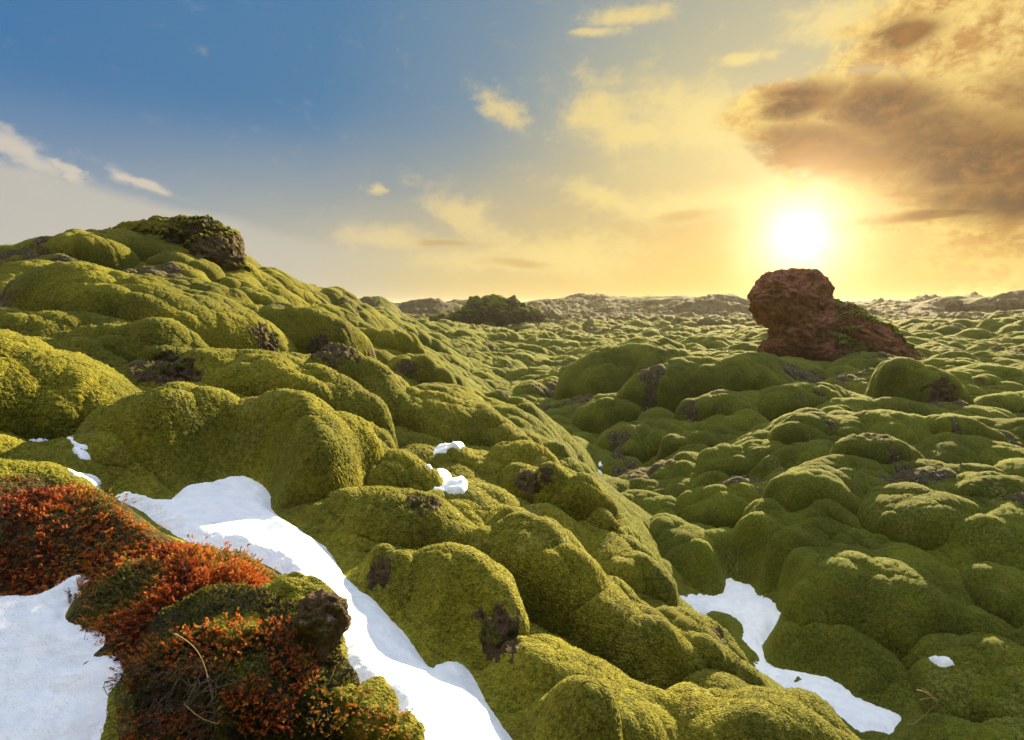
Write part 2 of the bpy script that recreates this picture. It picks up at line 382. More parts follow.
# ------------------------------------------------------------------ snow outlines (photo pixels, laid on the land)
def z7(l): return [(550+x*.3784, 460+y*.3784) for x, y in l]
SNOWS = [
 ('main', 'long tongue of snow running down beside the red heather, largest snow patch',
  [(112, 489), (150, 497), (172, 502), (185, 484), (215, 478), (248, 472), (270, 488), (268, 508), (300, 528), (328, 545), (344, 578), (378, 600), (410, 634), (430, 668), (443, 655), (465, 658), (482, 692), (520, 745), (560, 800),
   (420, 800), (410, 742), (395, 702), (368, 688), (352, 655), (346, 625), (320, 600), (296, 585), (280, 562), (240, 545), (205, 540), (170, 525), (140, 503)], [[(262, 528), (268, 524), (276, 529), (270, 533)]]),
 ('left', 'broad snow patch in the lower left corner below the red heather, with small dark holes',
  [(-200, 600), (-60, 588), (0, 592), (40, 592), (60, 580), (84, 571), (82, 583), (62, 600), (60, 616), (98, 624), (104, 634), (86, 650), (116, 650), (112, 672), (94, 692), (92, 742), (80, 800), (-200, 800)],
  [[(44, 686), (52, 682), (60, 687), (52, 691)], [(62, 660), (84, 652), (98, 643), (86, 657), (68, 664)]]),
 ('strip', 'thin white snow strip above the other small ones, beneath the left moss hummock', [(24, 421), (50, 418), (72, 413), (86, 421), (62, 429), (26, 429)], []),
 ('s4', 'small wedge of snow between two thin snow strips on the left slope', [(59, 439), (72, 440), (92, 446), (93, 457), (78, 459)], []),
 ('s5', 'thin snow sliver on yellow moss just above the red heather', [(62, 465), (80, 467), (100, 474), (99, 482), (80, 478)], []),
 ('s7', 'small flat snow patch topping the gully above the wedge-shaped one', [(430, 447), (448, 443), (466, 442), (465, 450), (438, 452)], []),
 ('s8', 'wedge of snow in the gully between moss mounds halfway up the slope', [(424, 464), (438, 463), (455, 477), (471, 491), (452, 493), (430, 478)], []),
 ('s9', 'tiny snow spot below the wedge of snow in the gully', [(455, 508), (462, 508), (467, 513), (458, 514)], []),
 ('valley', 'jagged snow patch filling the valley floor between dark green mounds',
  z7([(300, 370), (340, 343), (420, 352), (432, 362), (470, 345), (470, 306), (500, 318), (535, 330), (545, 355), (575, 360), (605, 388), (618, 412), (590, 440), (552, 475), (560, 520), (598, 545), (640, 555), (700, 562), (770, 590),
      (800, 625), (850, 645), (928, 664), (900, 690), (890, 716), (840, 700), (760, 695), (690, 660), (640, 640), (548, 618), (560, 595), (600, 577), (566, 545), (555, 505), (525, 480), (520, 420), (460, 392), (400, 385)]),
  [z7([(628, 570), (650, 552), (680, 565), (668, 588), (642, 586)])]),
 ('s11', 'thin snow streak under the long dark pillow mound at right', [(918, 658), (935, 656), (960, 657), (947, 666), (930, 666)], []),
 ('s12', 'tiny snow streak beside pale grass stems at the lower right', [(940, 704), (950, 706), (959, 710), (948, 709)], []),
 ('s13', 'tiny bluish snow fleck deep in the green valley', [(590, 456), (597, 458), (605, 463), (596, 462)], []),
]
def poly_sd(px, py, poly):
    poly = np.asarray(poly); d = np.full(px.shape, 1e9); ins = np.zeros(px.shape, bool)
    for (x0, y0), (x1, y1) in zip(poly, np.roll(poly, -1, 0)):
        ex, ey = x1-x0, y1-y0; wx, wy = px-x0, py-y0
        t = np.clip((wx*ex+wy*ey)/(ex*ex+ey*ey+1e-12), 0, 1)
        d = np.minimum(d, (wx-ex*t)**2+(wy-ey*t)**2)
        c = ((y0 > py) != (y1 > py)) & (px < (x1-x0)*(py-y0)/(y1-y0+1e-12)+x0)
        ins ^= c
    d = np.sqrt(d); return np.where(ins, d, -d)
def chaikin(P, n=2):
    for _ in range(n):
        Q = np.roll(P, -1, 0); P = np.stack([P*.75+Q*.25, P*.25+Q*.75], 1).reshape(-1, 2)
    return P
SN = []
BIGSNOW = ('main', 'left', 'valley')
for nm, lab, pl, holes in SNOWS:
    if nm not in BIGSNOW: continue
    P = np.array([hit(*q)[:2] for q in pl]); H = [np.array([hit(*q)[:2] for q in h]) for h in holes]
    SN.append((nm, lab, chaikin(P), [chaikin(h) for h in H]))
def snow_sd(x, y, P, H):
    r = np.hypot(x, y)
    s = poly_sd(x, y, P)
    for h in H: s = np.minimum(s, -poly_sd(x, y, h))
    return s + (fbm2(x*5, y*5, 6, 41, .68)*.030)*np.clip(r/2.2, .8, 3)*(0.12 if len(P) < 60 else 1)
def snow_damp(x, y):
    """1 away from snow, 0 under it"""
    k = np.ones(x.shape)
    for nm, lab, P, H in SN:
        mx = .5; sel = (x > P[:, 0].min()-mx) & (x < P[:, 0].max()+mx) & (y > P[:, 1].min()-mx) & (y < P[:, 1].max()+mx)
        if sel.any():
            s = poly_sd(x[sel], y[sel], P)
            k[sel] = np.minimum(k[sel], sstep(-s, -.02, .30))
    return k

# ------------------------------------------------------------------ mounds: photo ellipse (x, y, half width, half height, tilt), label, bare rocks [(x, y, hw, hh)]
MOUNDS = [
 # --- left slope
 (250, 446, 104, 46, 8, .9, 'broad golden moss mound above the top end of the long snow tongue', []),
 (45, 402, 96, 46, 14, .8, 'large rounded moss mound at the left edge above the thin snow strip', []),
 (180, 322, 108, 34, 17, .9, 'long sunlit moss ridge sloping down to the right high on the left slope', []),
 (148, 356, 50, 27, 6, .8, 'dark hollow-sided mossy hump below the long sunlit ridge', [(168, 370, 24, 14)]),
 (292, 392, 82, 30, 10, .7, 'mossy mound stretching across the slope right behind the broad golden one', []),
 (120, 250, 46, 12, 2, .8, 'dark green moss cushion just left of the hilltop crag', []),
 (70, 256, 44, 12, -8, .8, 'low moss cushion on the skyline at the far left of the hilltop', []),
 (114, 256, 28, 8, 0, .8, 'flat oval moss cushion below the hilltop skyline', []),
 (188, 268, 30, 10, 12, .8, 'small bright moss hump under the hilltop crag', []),
 (46, 266, 32, 9, 5, .8, 'low grey-green hump on the upper left slope', []),
 (212, 302, 40, 16, 22, .7, 'mossy shoulder below the hilltop crag, above the rocky slope', []),
 (250, 330, 30, 17, 20, .8, 'small mossy block with a lichened rock face beside the long sunlit ridge', [(268, 337, 13, 13)]),
 (316, 342, 46, 28, 16, .8, 'rock-faced mossy knoll with white lichen high on the slope', [(336, 350, 20, 15)]),
 (262, 302, 26, 9, 25, .9, 'narrow moss cushion leading down from the hilltop crag', []),
 (300, 302, 22, 9, 22, .9, 'small moss cushion on the ridge line right of the crag', []),
 (350, 330, 26, 12, 24, .9, 'round moss cushion on the falling ridge line', []),
 (394, 353, 23, 19, 12, .9, 'steep dark knob of moss with bare rock beneath on the ridge', [(404, 366, 9, 7)]),
 (376, 396, 42, 27, 28, .9, 'smooth moss pillow below the dark knob on the ridge', []),
 (430, 378, 22, 15, 25, .9, 'moss cushion at the valley side of the ridge', []),
 (462, 428, 48, 22, 24, .9, 'long moss pillow just above the small flat snow patch', []),
 (398, 487, 37, 27, 8, .9, 'dark moss block with crumbling rock side left of the gully snow', [(424, 500, 14, 14)]),
 (366, 460, 26, 16, 5, .9, 'small moss cushion above the dark block with the crumbling side', []),
 (350, 428, 40, 18, 15, .8, 'yellow moss shoulder behind the broad golden mound', []),
 (486, 470, 30, 14, 14, .9, 'smooth moss cushion right of the gully snow wedge', []),
 (528, 468, 27, 23, 14, .9, 'round moss knob with a bare lichened front on the slope edge', [(530, 482, 13, 9), (546, 474, 6, 9)]),
 (505, 446, 22, 9, 20, .9, 'little moss pillow behind the round knob with the bare front', []),
 (404, 534, 62, 26, 4, .9, 'rounded moss lobe overhanging right of the long snow tongue', []),
 (374, 572, 32, 32, 0, .9, 'steep mossy block standing at the edge of the long snow tongue', [(380, 572, 10, 14)]),
 (448, 605, 66, 46, 8, .9, 'bulging moss mound whose shaded foot meets the end of the snow tongue', [(500, 632, 22, 17)]),
 (520, 542, 66, 24, 22, .9, 'bright yellow moss shelf crossing the middle of the slope', []),
 (556, 588, 56, 50, 32, .9, 'big sunlit moss boulder with a steep shaded drop at mid slope', []),
 (590, 512, 32, 26, 40, .8, 'moss lobe on the slope edge above the green valley', []),
 (556, 500, 34, 16, 28, .8, 'low moss lobe stepping down from the round knob', []),
 (536, 724, 62, 52, 5, .9, 'round coarse moss dome at the bottom edge beside the snow tongue', []),
 (650, 646, 50, 34, 34, .85, 'smooth sunlit moss bulge descending toward the valley snow', []),
 (712, 668, 22, 22, 10, .9, 'small round moss knob at the slope foot near the valley snow', []),
 (704, 654, 34, 27, 34, .9, 'dark green moss lobe next to the valley snow', [(722, 636, 11, 8)]),
 (738, 682, 17, 15, 10, .9, 'small dark moss hump touching the narrow neck of the valley snow', []),
 (632, 712, 92, 36, 34, .7, 'long golden moss ridge running down beside the coarse dome', []),
 (764, 732, 78, 32, 12, .8, 'golden moss swell at the bottom edge left of the valley snow', []),
 (644, 584, 24, 16, 8, .9, 'dark rounded moss stump at the upper end of the valley snow', []),
 (470, 398, 24, 12, 26, .9, 'small moss lobe at the upper valley edge of the slope, above the long moss pillow', []),
 (500, 418, 22, 12, 30, .9, 'narrow moss lobe between the long moss pillow and the open valley', []),
 (548, 458, 20, 12, 34, .9, 'moss lobe spilling over the slope edge right behind the round knob', []),
 (574, 480, 22, 13, 36, .9, 'second moss lobe down the slope edge from the round knob', []),
 (612, 536, 22, 16, 40, .9, 'narrow moss lobe on the slope edge over the shadowed valley swell', []),
 (634, 562, 16, 12, 30, .9, 'smallest moss lobe at the foot of the slope edge, above the dark stump', []),
 (436, 352, 14, 9, 20, .9, 'little moss knob low on the far end of the ridge', []),
 (412, 340, 16, 9, 20, .9, 'moss knob on the far end of the ridge against the green plain', []),
 # --- valley and right field
 (884, 598, 98, 38, 3, .8, 'long dark green pillow mound overhanging the valley at right', []),
 (842, 644, 78, 36, 10, .8, 'low dark green mound bordering the valley snow on its right', []),
 (985, 686, 74, 42, 4, .8, 'shaded moss mound in the lower right corner', []),
 (1016, 612, 46, 36, 0, .8, 'speckled moss mound at the right edge above the lower corner', []),
 (806, 546, 62, 36, 4, .8, 'dark green moss dome above the valley snow', []),
 (700, 556, 56, 28, 5, .7, 'shadowed moss swell on the left side of the valley floor', []),
 (924, 526, 56, 32, 6, .8, 'sunlit topped moss mound with a shaded hollow below', []),
 (830, 494, 64, 28, 4, .8, 'rounded moss mound in the middle of the right field, dark beneath', []),
 (730, 508, 52, 24, -6, .7, 'soft green swell on the near side of the right field', []),
 (1000, 500, 40, 20, 5, .8, 'moss swell at the right edge halfway to the red boulder', []),
 (600, 374, 54, 25, -18, .8, 'tilted moss mound rising out of the valley left of the others', []),
 (612, 382, 17, 12, 0, .9, 'small knob on the front of the tilted moss mound', []),
 (692, 384, 58, 24, -8, .8, 'large bright edged moss mound left of the red boulder', []),
 (604, 414, 28, 17, -8, .9, 'egg-shaped dark moss mound low in the valley', []),
 (640, 444, 38, 20, -6, .9, 'smooth moss mound in front of the egg-shaped one', []),
 (692, 444, 26, 12, 0, .8, 'small oval moss hump in the middle of the green field', []),
 (798, 402, 34, 15, 0, .9, 'dark oval moss boulder directly below the red boulder', []),
 (866, 368, 30, 13, -4, .9, 'small moss boulder with a dark front at the foot of the red boulder', []),
 (926, 390, 34, 24, 24, .9, 'moss mound with a bare stony right end, right of the red boulder', [(942, 396, 14, 14)]),
 (814, 436, 46, 17, 6, .8, 'wide low moss mound two rows below the red boulder', []),
 (768, 384, 36, 14, 10, .8, 'moss swell lying at the left foot of the red boulder', []),
 (724, 410, 44, 15, 4, .8, 'shallow moss mound below the large bright edged one', []),
 (962, 380, 16, 9, 5, .9, 'little round moss cushion beyond the stony-ended mound', []),
 (1000, 392, 28, 12, 0, .8, 'moss cushion at the right edge level with the red boulder foot', []),
 (968, 436, 34, 13, 8, .8, 'bumpy moss mound in the right field with brown stubble', []),
 (880, 456, 36, 13, 6, .8, 'low moss hump between the wide low mound and the right edge', []),
 (760, 462, 48, 16, 0, .7, 'gentle moss swell at the centre of the right field', []),
 (690, 476, 40, 16, -8, .8, 'shadowed moss hump on the valley side of the right field', []),
 (640, 410, 24, 10, 0, .8, 'tiny moss hump between the egg-shaped mound and the shallow one', []),
]
def place_mound(x, y, hw, hh, tilt, depth):
    h = hit(x, y+hh*.80); Y0 = max(h[1], 1.3)
    rx = hw*Y0/F; ry = rx*depth if hw < 2.2*hh else rx*depth*.75
    Yc = Y0 + ry*.55
    rx = hw*Yc/F
    a, b, c = px_dir(x, y); th = -math.atan2(c, b)
    app = hh*Yc/F
    q = app*app-(ry*sin(th))**2
    rz = math.sqrt(q)/cos(th) if q > 0 else 0
    rz = max(rz, app*.62)
    if x > 560 and y < 560: rz *= .88
    cen = np.array([a/b*Yc, Yc, c/b*Yc])
    gz = float(macro(np.array([cen[0]]), np.array([cen[1]]))[0])
    return cen, rx, ry, rz, R(tilt), gz
NLEFT = [m[6] for m in MOUNDS].index('long dark green pillow mound overhanging the valley at right')
PM = [place_mound(*m[:5], m[5]) for m in MOUNDS]

def left_light(x, y):  # left-slope mask; also carries the warm light put into the moss colour
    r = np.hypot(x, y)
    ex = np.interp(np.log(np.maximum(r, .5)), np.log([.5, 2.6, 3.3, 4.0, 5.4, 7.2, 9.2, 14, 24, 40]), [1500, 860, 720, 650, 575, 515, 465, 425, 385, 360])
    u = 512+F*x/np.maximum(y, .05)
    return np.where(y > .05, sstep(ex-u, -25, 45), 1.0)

# ------------------------------------------------------------------ ground
def domes(x, y, cell, s):
    """overlapping rounded cushions, the highest one wins"""
    wx = x + fbm2(x/cell*.9, y/cell*.9, 2, s+50)*cell*.45; wy = y + fbm2(x/cell*.9, y/cell*.9, 2, s+60)*cell*.45
    u, v = wx/cell, wy/cell; i = np.floor(u).astype(np.int64); j = np.floor(v).astype(np.int64)
    best = np.zeros(x.shape)
    for di in (-1, 0, 1):
        for dj in (-1, 0, 1):
            a, b = i+di, j+dj
            cx = a+.15+.7*hsh(a, b, 0, s); cy = b+.15+.7*hsh(a, b, 1, s+1)
            rr = .50+.42*hsh(a, b, 2, s+2); hh = .45+.55*hsh(a, b, 3, s+3)
            th = hsh(a, b, 4, s+4)*pi; ct, st = np.cos(th), np.sin(th); asp = 1+.7*hsh(a, b, 5, s+5)
            dx, dy = u-cx, v-cy
            p = (dx*ct+dy*st)/asp**.5; q = (-dx*st+dy*ct)*asp**.5
            t = np.maximum(0, 1-(p*p+q*q)/rr**2)
            best = np.maximum(best, hh*rr*1.5*t**.55)
    return best
UPH = []
for cen, rx, ry, rz, tl, gz in PM:
    e = max(.3, rx); f_ = lambda a, b: float(macro(np.array([a]), np.array([b]))[0])
    v = np.array([f_(cen[0]+e, cen[1])-f_(cen[0]-e, cen[1]), f_(cen[0], cen[1]+e)-f_(cen[0], cen[1]-e)])+np.array([0, .15*e])
    UPH.append(v/np.linalg.norm(v))
HILLS = [  # far ground swells on the horizon: px x, top px y, half width px, distance
 (375, 301, 26, 60), (430, 304, 40, 120), (545, 303, 34, 230), (600, 298, 56, 170), (660, 300, 54, 140), (712, 299, 44, 120), (900, 304, 60, 150),
 (480, 304, 60, 260), (780, 303, 60, 240), (850, 304, 50, 200), (630, 300, 30, 150), (685, 300, 26, 130), (960, 301, 40, 95), (1018, 298, 34, 85), (1100, 296, 80, 90), (930, 325, 60, 42), (1010, 334, 46, 30), (870, 306, 50, 170)]
HEATHER_AREAS = [[(-60, 530), (0, 520), (30, 512), (70, 514), (110, 522), (150, 538), (172, 556), (140, 578), (100, 590), (50, 598), (0, 606), (-60, 612)],
                 [(72, 618), (96, 588), (130, 566), (170, 558), (215, 555), (255, 562), (280, 580), (284, 604), (274, 632), (240, 636), (205, 644), (180, 652), (150, 668), (122, 664), (108, 640)]]
def ground_core(x, y):
    r = np.hypot(x, y)
    z = macro(x, y)
    kd = snow_damp(x, y)
    near = sstep(r, 16, 5)
    dmp = np.ones(x.shape)
    for (cen, rx, ry, rz, tl, gz) in PM:
        m = 1.5*max(rx, ry)
        sel = (np.abs(x-cen[0]) < m) & (np.abs(y-cen[1]) < m)
        if sel.any():
            q = ((x[sel]-cen[0])/rx)**2+((y[sel]-cen[1])/ry)**2
            dmp[sel] = np.minimum(dmp[sel], .25+.75*sstep(q, .7, 1.7))
    for bx, by, br in CLEAR:
        dmp = np.minimum(dmp, sstep(np.hypot(x-bx, y-by), br*.6, br*1.6))
    left = left_light(x, y)
    big = domes(x, y, 1.9, 3)
    d = (big-.45)*(.62-.30*left*near)*sstep(r, 2.5, 8)*dmp
    far = sstep(r, 30, 90)
    d = d + far*((domes(x, y, 5.5, 33)-.45)*.9 + fbm2(x*.05, y*.05, 4, 90, .6)*1.0 + fbm2(x*.5, y*.5, 4, 91, .65)*.6)
    md = .45+1.25*sstep(fbm2(x*.09, y*.09, 3, 191), -.5, .6)
    d = np.where(r > 16, d*(1+(md-1)*sstep(r, 16, 26)), d)
    d = d + sstep(r, 17, 30)*((domes(x, y, 4.2, 53)-.45)*.55+fbm2(x*.11, y*.11, 3, 192)*.55)*dmp
    rg = np.exp(-((r-175)/48)**2)
    d = d + rg*(2.1+1.3*fbm2(x*.03, y*.03, 5, 193, .6)+.7*np.abs(fbm2(x*.2, y*.2, 5, 194, .65)))
    z = z + d*kd - .035*(1-kd)
    own = np.full(x.shape, -1, np.int16)
    # wobbling outlines shared by all mounds
    for k, (cen, rx, ry, rz, tl, gz) in enumerate(PM):
        m = 2.2*max(rx, ry)
        sel = np.nonzero((np.abs(x-cen[0]) < m) & (np.abs(y-cen[1]) < m))[0]
        if not len(sel): continue
        xs, ys = x[sel], y[sel]
        wx = fbm2(xs*.75/rx+k*3.1, ys*.75/rx, 3, 300+k, .5)*.46; wy = fbm2(xs*.75/rx+k*3.1, ys*.75/rx, 3, 400+k, .5)*.46
        dx, dy = (xs-cen[0])/rx+wx, (ys-cen[1])/ry+wy; qr = np.hypot(dx, dy)
        gx, gy = UPH[k]; bias = (dx*gx+dy*gy)/np.maximum(qr, .15)
        qe = qr*(1-.30*np.clip(bias, 0, 1)*sstep(qr, .2, .8)); q = qe*qe
        pr = np.where(q < .94, np.sqrt(np.maximum(1-q, 0)), .245-(q-.94)*(2.6-1.1*np.clip(bias, 0, 1)))
        pr = pr + (np.abs(fbm2(xs*1.3/rx+k, ys*1.3/rx, 2, 500+k))-.22)*.42
        # lower part of the flank drops to the ground under it
        lowf = max(rz, (cen[2]-gz)+.05)
        top = cen[2]-dx*rx*math.tan(tl)*.9 + np.where(pr > 0, rz*pr, lowf*pr*2.2)
        zz = z[sel]; kk = rx*(.10+.22*np.clip(bias, 0, 1))
        h_ = np.clip(.5+.5*(top-zz)/kk, 0, 1)
        sm_ = zz*(1-h_)+top*h_+kk*h_*(1-h_)
        z[sel] = zz+(np.maximum(sm_, zz)-zz)*kd[sel]
        o = own[sel]; o[(h_ > .5) & (kd[sel] > .35)] = k; own[sel] = o
    mid = domes(x+7, y-3, .80, 13); sm = domes(x-2, y+5, .30, 23)
    on = own >= 0
    d = (mid-.42)*(.62-.22*left*near)*.46*np.where(on, .50, .45+.55*dmp)*sstep(r, 1.2, 3) + (sm-.40)*.075*sstep(r, 1.0, 2.2) + (domes(x-9, y+1, .13, 43)-.40)*.022
    d = d + fbm2(x*2.2, y*2.2, 3, 77)*.05
    # torn, stony ledges here and there
    tear = sstep(fbm2(x*.9, y*.9, 4, 177, .6), .27, .48)*sstep(r, 3.5, 7)
    d = d + tear*(np.abs(fbm2(x*5, y*5, 4, 178, .6))-.3)*.16*np.clip(r/10, .6, 1.6)
    z = z + d*kd
    for px, py, hw, Y in HILLS:
        a, b, c = px_dir(px, py-2.5); X0 = a/b*Y; top = c/b*Y+.3; w = hw*Y/F
        rough = 1+.38*fbm2(x*.16+px, y*.16, 6, 99, .68)
        h = np.exp(-np.abs((x-X0)/w)**2.4-np.abs((y-Y)/(w*.7+2))**2)*rough
        base = -2.5
        z = np.maximum(z, z+np.maximum(top-np.minimum(z, top), 0)*np.minimum(h, 1.15)*sstep(h, 0, .25)) if Y > 50 else z+(top-base)*.35*h
    z = z - .8*INFL(r)*kd
    return z, own, kd, tear
def ground_z(x, y):
    x = np.asarray(x, float); y = np.asarray(y, float)
    z, own, kd, tear = ground_core(x, y)
    return z + INFL(np.hypot(x, y))*kd*.9
INFL = lambda r: .040+.0078*np.minimum(r, 22)
bb = hit(850, 362); CLEAR = [(bb[0]-.6, bb[1]+.8, 2.6), (px_dir(205, 285)[0]*12.4, 12.6, 1.0), (px_dir(100, 235)[0]*12.8, 12.8, 2.0)]

def patch_mesh(name, GV, faces, mat, parent, attrs, origin, skirt=.16):
    """part of the land surface as a mesh of its own, its rim turned down into the ground"""
    used, inv = np.unique(faces.ravel(), return_inverse=True); q = inv.reshape(-1, 4); V = GV[used]
    n = len(V)
    e = np.concatenate([q[:, [0, 1]], q[:, [1, 2]], q[:, [2, 3]], q[:, [3, 0]]])
    key = np.sort(e, 1); _, idx, cnt = np.unique(key[:, 0].astype(np.int64)*n+key[:, 1], return_index=True, return_counts=True)
    be = e[idx[cnt == 1]]; bv, bi = np.unique(be.ravel(), return_inverse=True); be = bi.reshape(-1, 2); m = len(bv)
    T = V[bv].copy(); T[:, 2] -= .002; B = V[bv].copy(); B[:, 2] -= skirt
    side = np.stack([be[:, 1], be[:, 0], be[:, 0]+m, be[:, 1]+m], 1)+n
    idx_all = np.concatenate([used, used[bv], used[bv]])
    return mesh_obj(name, np.vstack([V, T, B]), np.concatenate([q, side]), mat, parent, attrs={k: v[idx_all] for k, v in attrs.items()}, origin=origin), V

def build_ground():
    global DEPTH, SURF
    az_in = np.linspace(R(-46), R(46), 1180)
    az_out = np.linspace(R(46), R(314), 150)[1:-1]
    az = np.concatenate([az_in, az_out]); na = len(az)
    # rows: crowded where the surface is steep, so that every flank carries detail
    l0, l1 = math.log(1.5), math.log(34)
    lg = np.linspace(l0, l1, 560); ac = az[::4]
    A, RR = np.meshgrid(ac, np.exp(lg)); zc = ground_core((np.sin(A)*RR).ravel(), (np.cos(A)*RR).ravel())[0].reshape(A.shape)
    dz = np.abs(np.diff(zc, axis=0))/RR[:-1]/(lg[1]-lg[0])
    w = 1+1.5*np.minimum(dz, 5)
    for _ in range(3): w = (np.roll(w, 1, 1)+w+np.roll(w, -1, 1))/3
    cs = np.vstack([np.zeros(len(ac)), np.cumsum(w, 0)]); cs /= cs[-1]
    NR = 1500; t = np.linspace(0, 1, NR)
    Lc = np.stack([np.interp(t, cs[:, j], lg) for j in range(len(ac))], 1)
    L = np.stack([np.interp(np.arange(na), np.arange(0, na, 4), Lc[i]) for i in range(NR)])
    inner = np.linspace(math.log(.35), l0, 60)[:-1]
    outer = np.concatenate([np.linspace(l1, math.log(300), 420)[1:-1], np.linspace(math.log(300), math.log(1500), 40)])
    LR = np.vstack([np.repeat(inner[:, None], na, 1), L, np.repeat(outer[:, None], na, 1)])
    RR = np.exp(LR); nr = len(RR); A = np.repeat(az[None], nr, 0)
    x = (np.sin(A)*RR).ravel(); y = (np.cos(A)*RR).ravel()
    z = np.empty_like(x); own = np.empty(len(x), np.int16); kd = np.empty_like(x); tear = np.empty_like(x)
    for c in range(0, len(x), 400000):
        sl = slice(c, c+400000); z[sl], own[sl], kd[sl], tear[sl] = ground_core(x[sl], y[sl])
    P = np.stack([x, y, z], 1).reshape(nr, na, 3)
    def normals(P):
        du = np.roll(P, -1, 1)-np.roll(P, 1, 1); dv = np.empty_like(P); dv[1:-1] = P[2:]-P[:-2]; dv[0] = P[1]-P[0]; dv[-1] = P[-1]-P[-2]
        N = np.cross(du, dv); return N/(np.linalg.norm(N, axis=2)[..., None]+1e-12)
    N = normals(P)
    for _ in range(2):
        N = N+np.roll(N, 1, 1)+np.roll(N, -1, 1); N[1:-1] = N[1:-1]*1.0+N[2:]+N[:-2]
        N /= np.linalg.norm(N, axis=2)[..., None]+1e-12
    N[N[..., 2] < 0] *= -1
    rad = np.hypot(x, y)
    # swell the cushions outward: round shoulders, pinched seams
    P = P.reshape(-1, 3); N = N.reshape(-1, 3)
    P = P + N*(INFL(rad)*kd)[:, None]
    infr = (np.abs(A) < R(47)).ravel()
    spacing = np.minimum(rad*.0022, .011)*kd*infr
    P = P + (N*.9+rng.normal(size=P.shape)*.35)*((rng.random(len(P))-.3)*spacing*1.05)[:, None]
    # depth picture of the land, used to stand small things on it
    SX = 512+F*0; fwd = P[:, 1]*cos(PITCH)-P[:, 2]*sin(PITCH); up = P[:, 1]*sin(PITCH)+P[:, 2]*cos(PITCH)
    ok = (fwd > .3) & infr
    ux = np.round(512+F*P[:, 0]/np.maximum(fwd, .3)).astype(int)+200; uy = np.round(370-F*up/np.maximum(fwd, .3)).astype(int)
    ok &= (ux >= 0) & (ux < 1424) & (uy >= 0) & (uy < 900)
    DEPTH = np.full((902, 1426), 1e9); idx = np.nonzero(ok)[0]
    for ox in (0, 1):
        for oy in (0, 1): np.minimum.at(DEPTH, (uy[idx]+oy, ux[idx]+ox), P[idx, 1])
    def SURF(x, y):
        i, j = int(np.clip(round(y), 0, 900)), int(np.clip(round(x)+200, 0, 1424)); Y = DEPTH[max(i-1, 0):i+2, max(j-1, 0):j+2].min()
        if Y > 1e8: Y = hit(x, y)[1]
        a, b, c = px_dir(x, y); return np.array([a/b*Y, Y, c/b*Y])
    # bare rock faces
    rockid = np.full(len(P), -1, np.int32); ROCKS = []
    for k, m_ in enumerate(MOUNDS):
        for (a, b, c, d) in m_[7]:
            at = SURF(a, b); rr = max(c, d)*at[1]/F
            j = np.nonzero((np.abs(P[:, 0]-at[0]) < rr*2) & (np.abs(P[:, 1]-at[1]) < rr*2) & (np.abs(P[:, 2]-at[2]) < rr*2))[0]
            if not len(j): continue
            D = P[j]-at; dd = np.sqrt((D[:, 0]/(c*at[1]/F))**2+(D[:, 1]/rr)**2+(D[:, 2]/(d*at[1]/F))**2)*.72 + fbm3(D/rr*1.8+k, 4, 7+k, .6)*.75
            ins = dd < 1
            jj = j[ins]; rockid[jj] = len(ROCKS)
            f = fbm3(P[jj]/rr*2.2, 5, 17+k, .62, True)
            P[jj] += N[jj]*((f*.24-.04)*rr*np.clip((1-dd[ins])*3, 0, 1))[:, None]
            ROCKS.append((k, at))
    P[:, 2] += CZ
    V = P
    yellowed = left_light(x, y); steep = 1-np.clip(N[:, 2], 0, 1)
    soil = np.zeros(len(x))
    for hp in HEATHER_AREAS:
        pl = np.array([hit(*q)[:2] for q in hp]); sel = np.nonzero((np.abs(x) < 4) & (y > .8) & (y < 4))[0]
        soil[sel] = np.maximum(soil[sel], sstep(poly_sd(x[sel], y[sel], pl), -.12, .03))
    bare = np.clip(tear*.9+sstep(steep, .60, .98)*.40*sstep(rad, 2.5, 6)-.12, 0, 1)*kd
    at_ = {'yellowed': yellowed, 'stony': sstep(rad, 22, 110), 'bare': bare, 'soil': soil}
    i = np.arange(nr-1)[:, None]*na; j = np.arange(na)[None]; j2 = (j+1) % na
    q = np.stack([(i+j), (i+na+j), (i+na+j2), (i+j2)], -1).reshape(-1, 4)[:, ::-1]
    fo = own[q]; fr = rockid[q]
    same = (fo == fo[:, :1]).all(1); fown = np.where(same, fo[:, 0], fo.min(1)).astype(int)
    frock = np.where((fr == fr[:, :1]).all(1), fr[:, 0], -1)
    fan = np.arange(na)
    gm = (fown < 0) & (frock < 0)
    g_, _ = patch_mesh('ground', V, q[gm], MOSS, None, at_, (0, 0, 0), .03); tag(g_, kind='structure')
    k0 = len(V)
    cap = np.vstack([V[:na], V[:na].mean(0)])
    o = mesh_obj('ground_under_camera', cap, np.stack([(fan+1) % na, fan, np.full(na, na)], 1), MOSS, attrs={'yellowed': np.ones(na+1)}); tag(o, kind='structure')
    near_faces = {}
    for k in range(len(MOUNDS)):
        sel = (fown == k) & (frock < 0)
        rks = [r_ for r_, (kk, at) in enumerate(ROCKS) if kk == k and (frock == r_).sum() > 6]
        cen, rx, ry, rz, tl, gz = PM[k]; base = (cen[0], cen[1], min(gz, cen[2])+CZ)
        if sel.sum() < 12: print('LOST', MOUNDS[k][6]); continue
        grp = 'moss mounds on the left slope' if k < NLEFT else 'moss mounds of the valley and right field'
        nearby = cen[1] < 4.6
        if rks or nearby:
            root = empty('moss_mound', base); cover, CV = patch_mesh('moss_cover', V, q[sel], MOSS, root, at_, base)
        else: root, CV = patch_mesh('moss_mound', V, q[sel], MOSS, None, at_, base)
        tag(root, MOUNDS[k][6], 'moss mound', grp)
        for r_ in rks: patch_mesh('bare_rock', V, q[frock == r_], BASALT, root, at_, tuple(ROCKS[r_][1]+np.array([0, 0, CZ])))
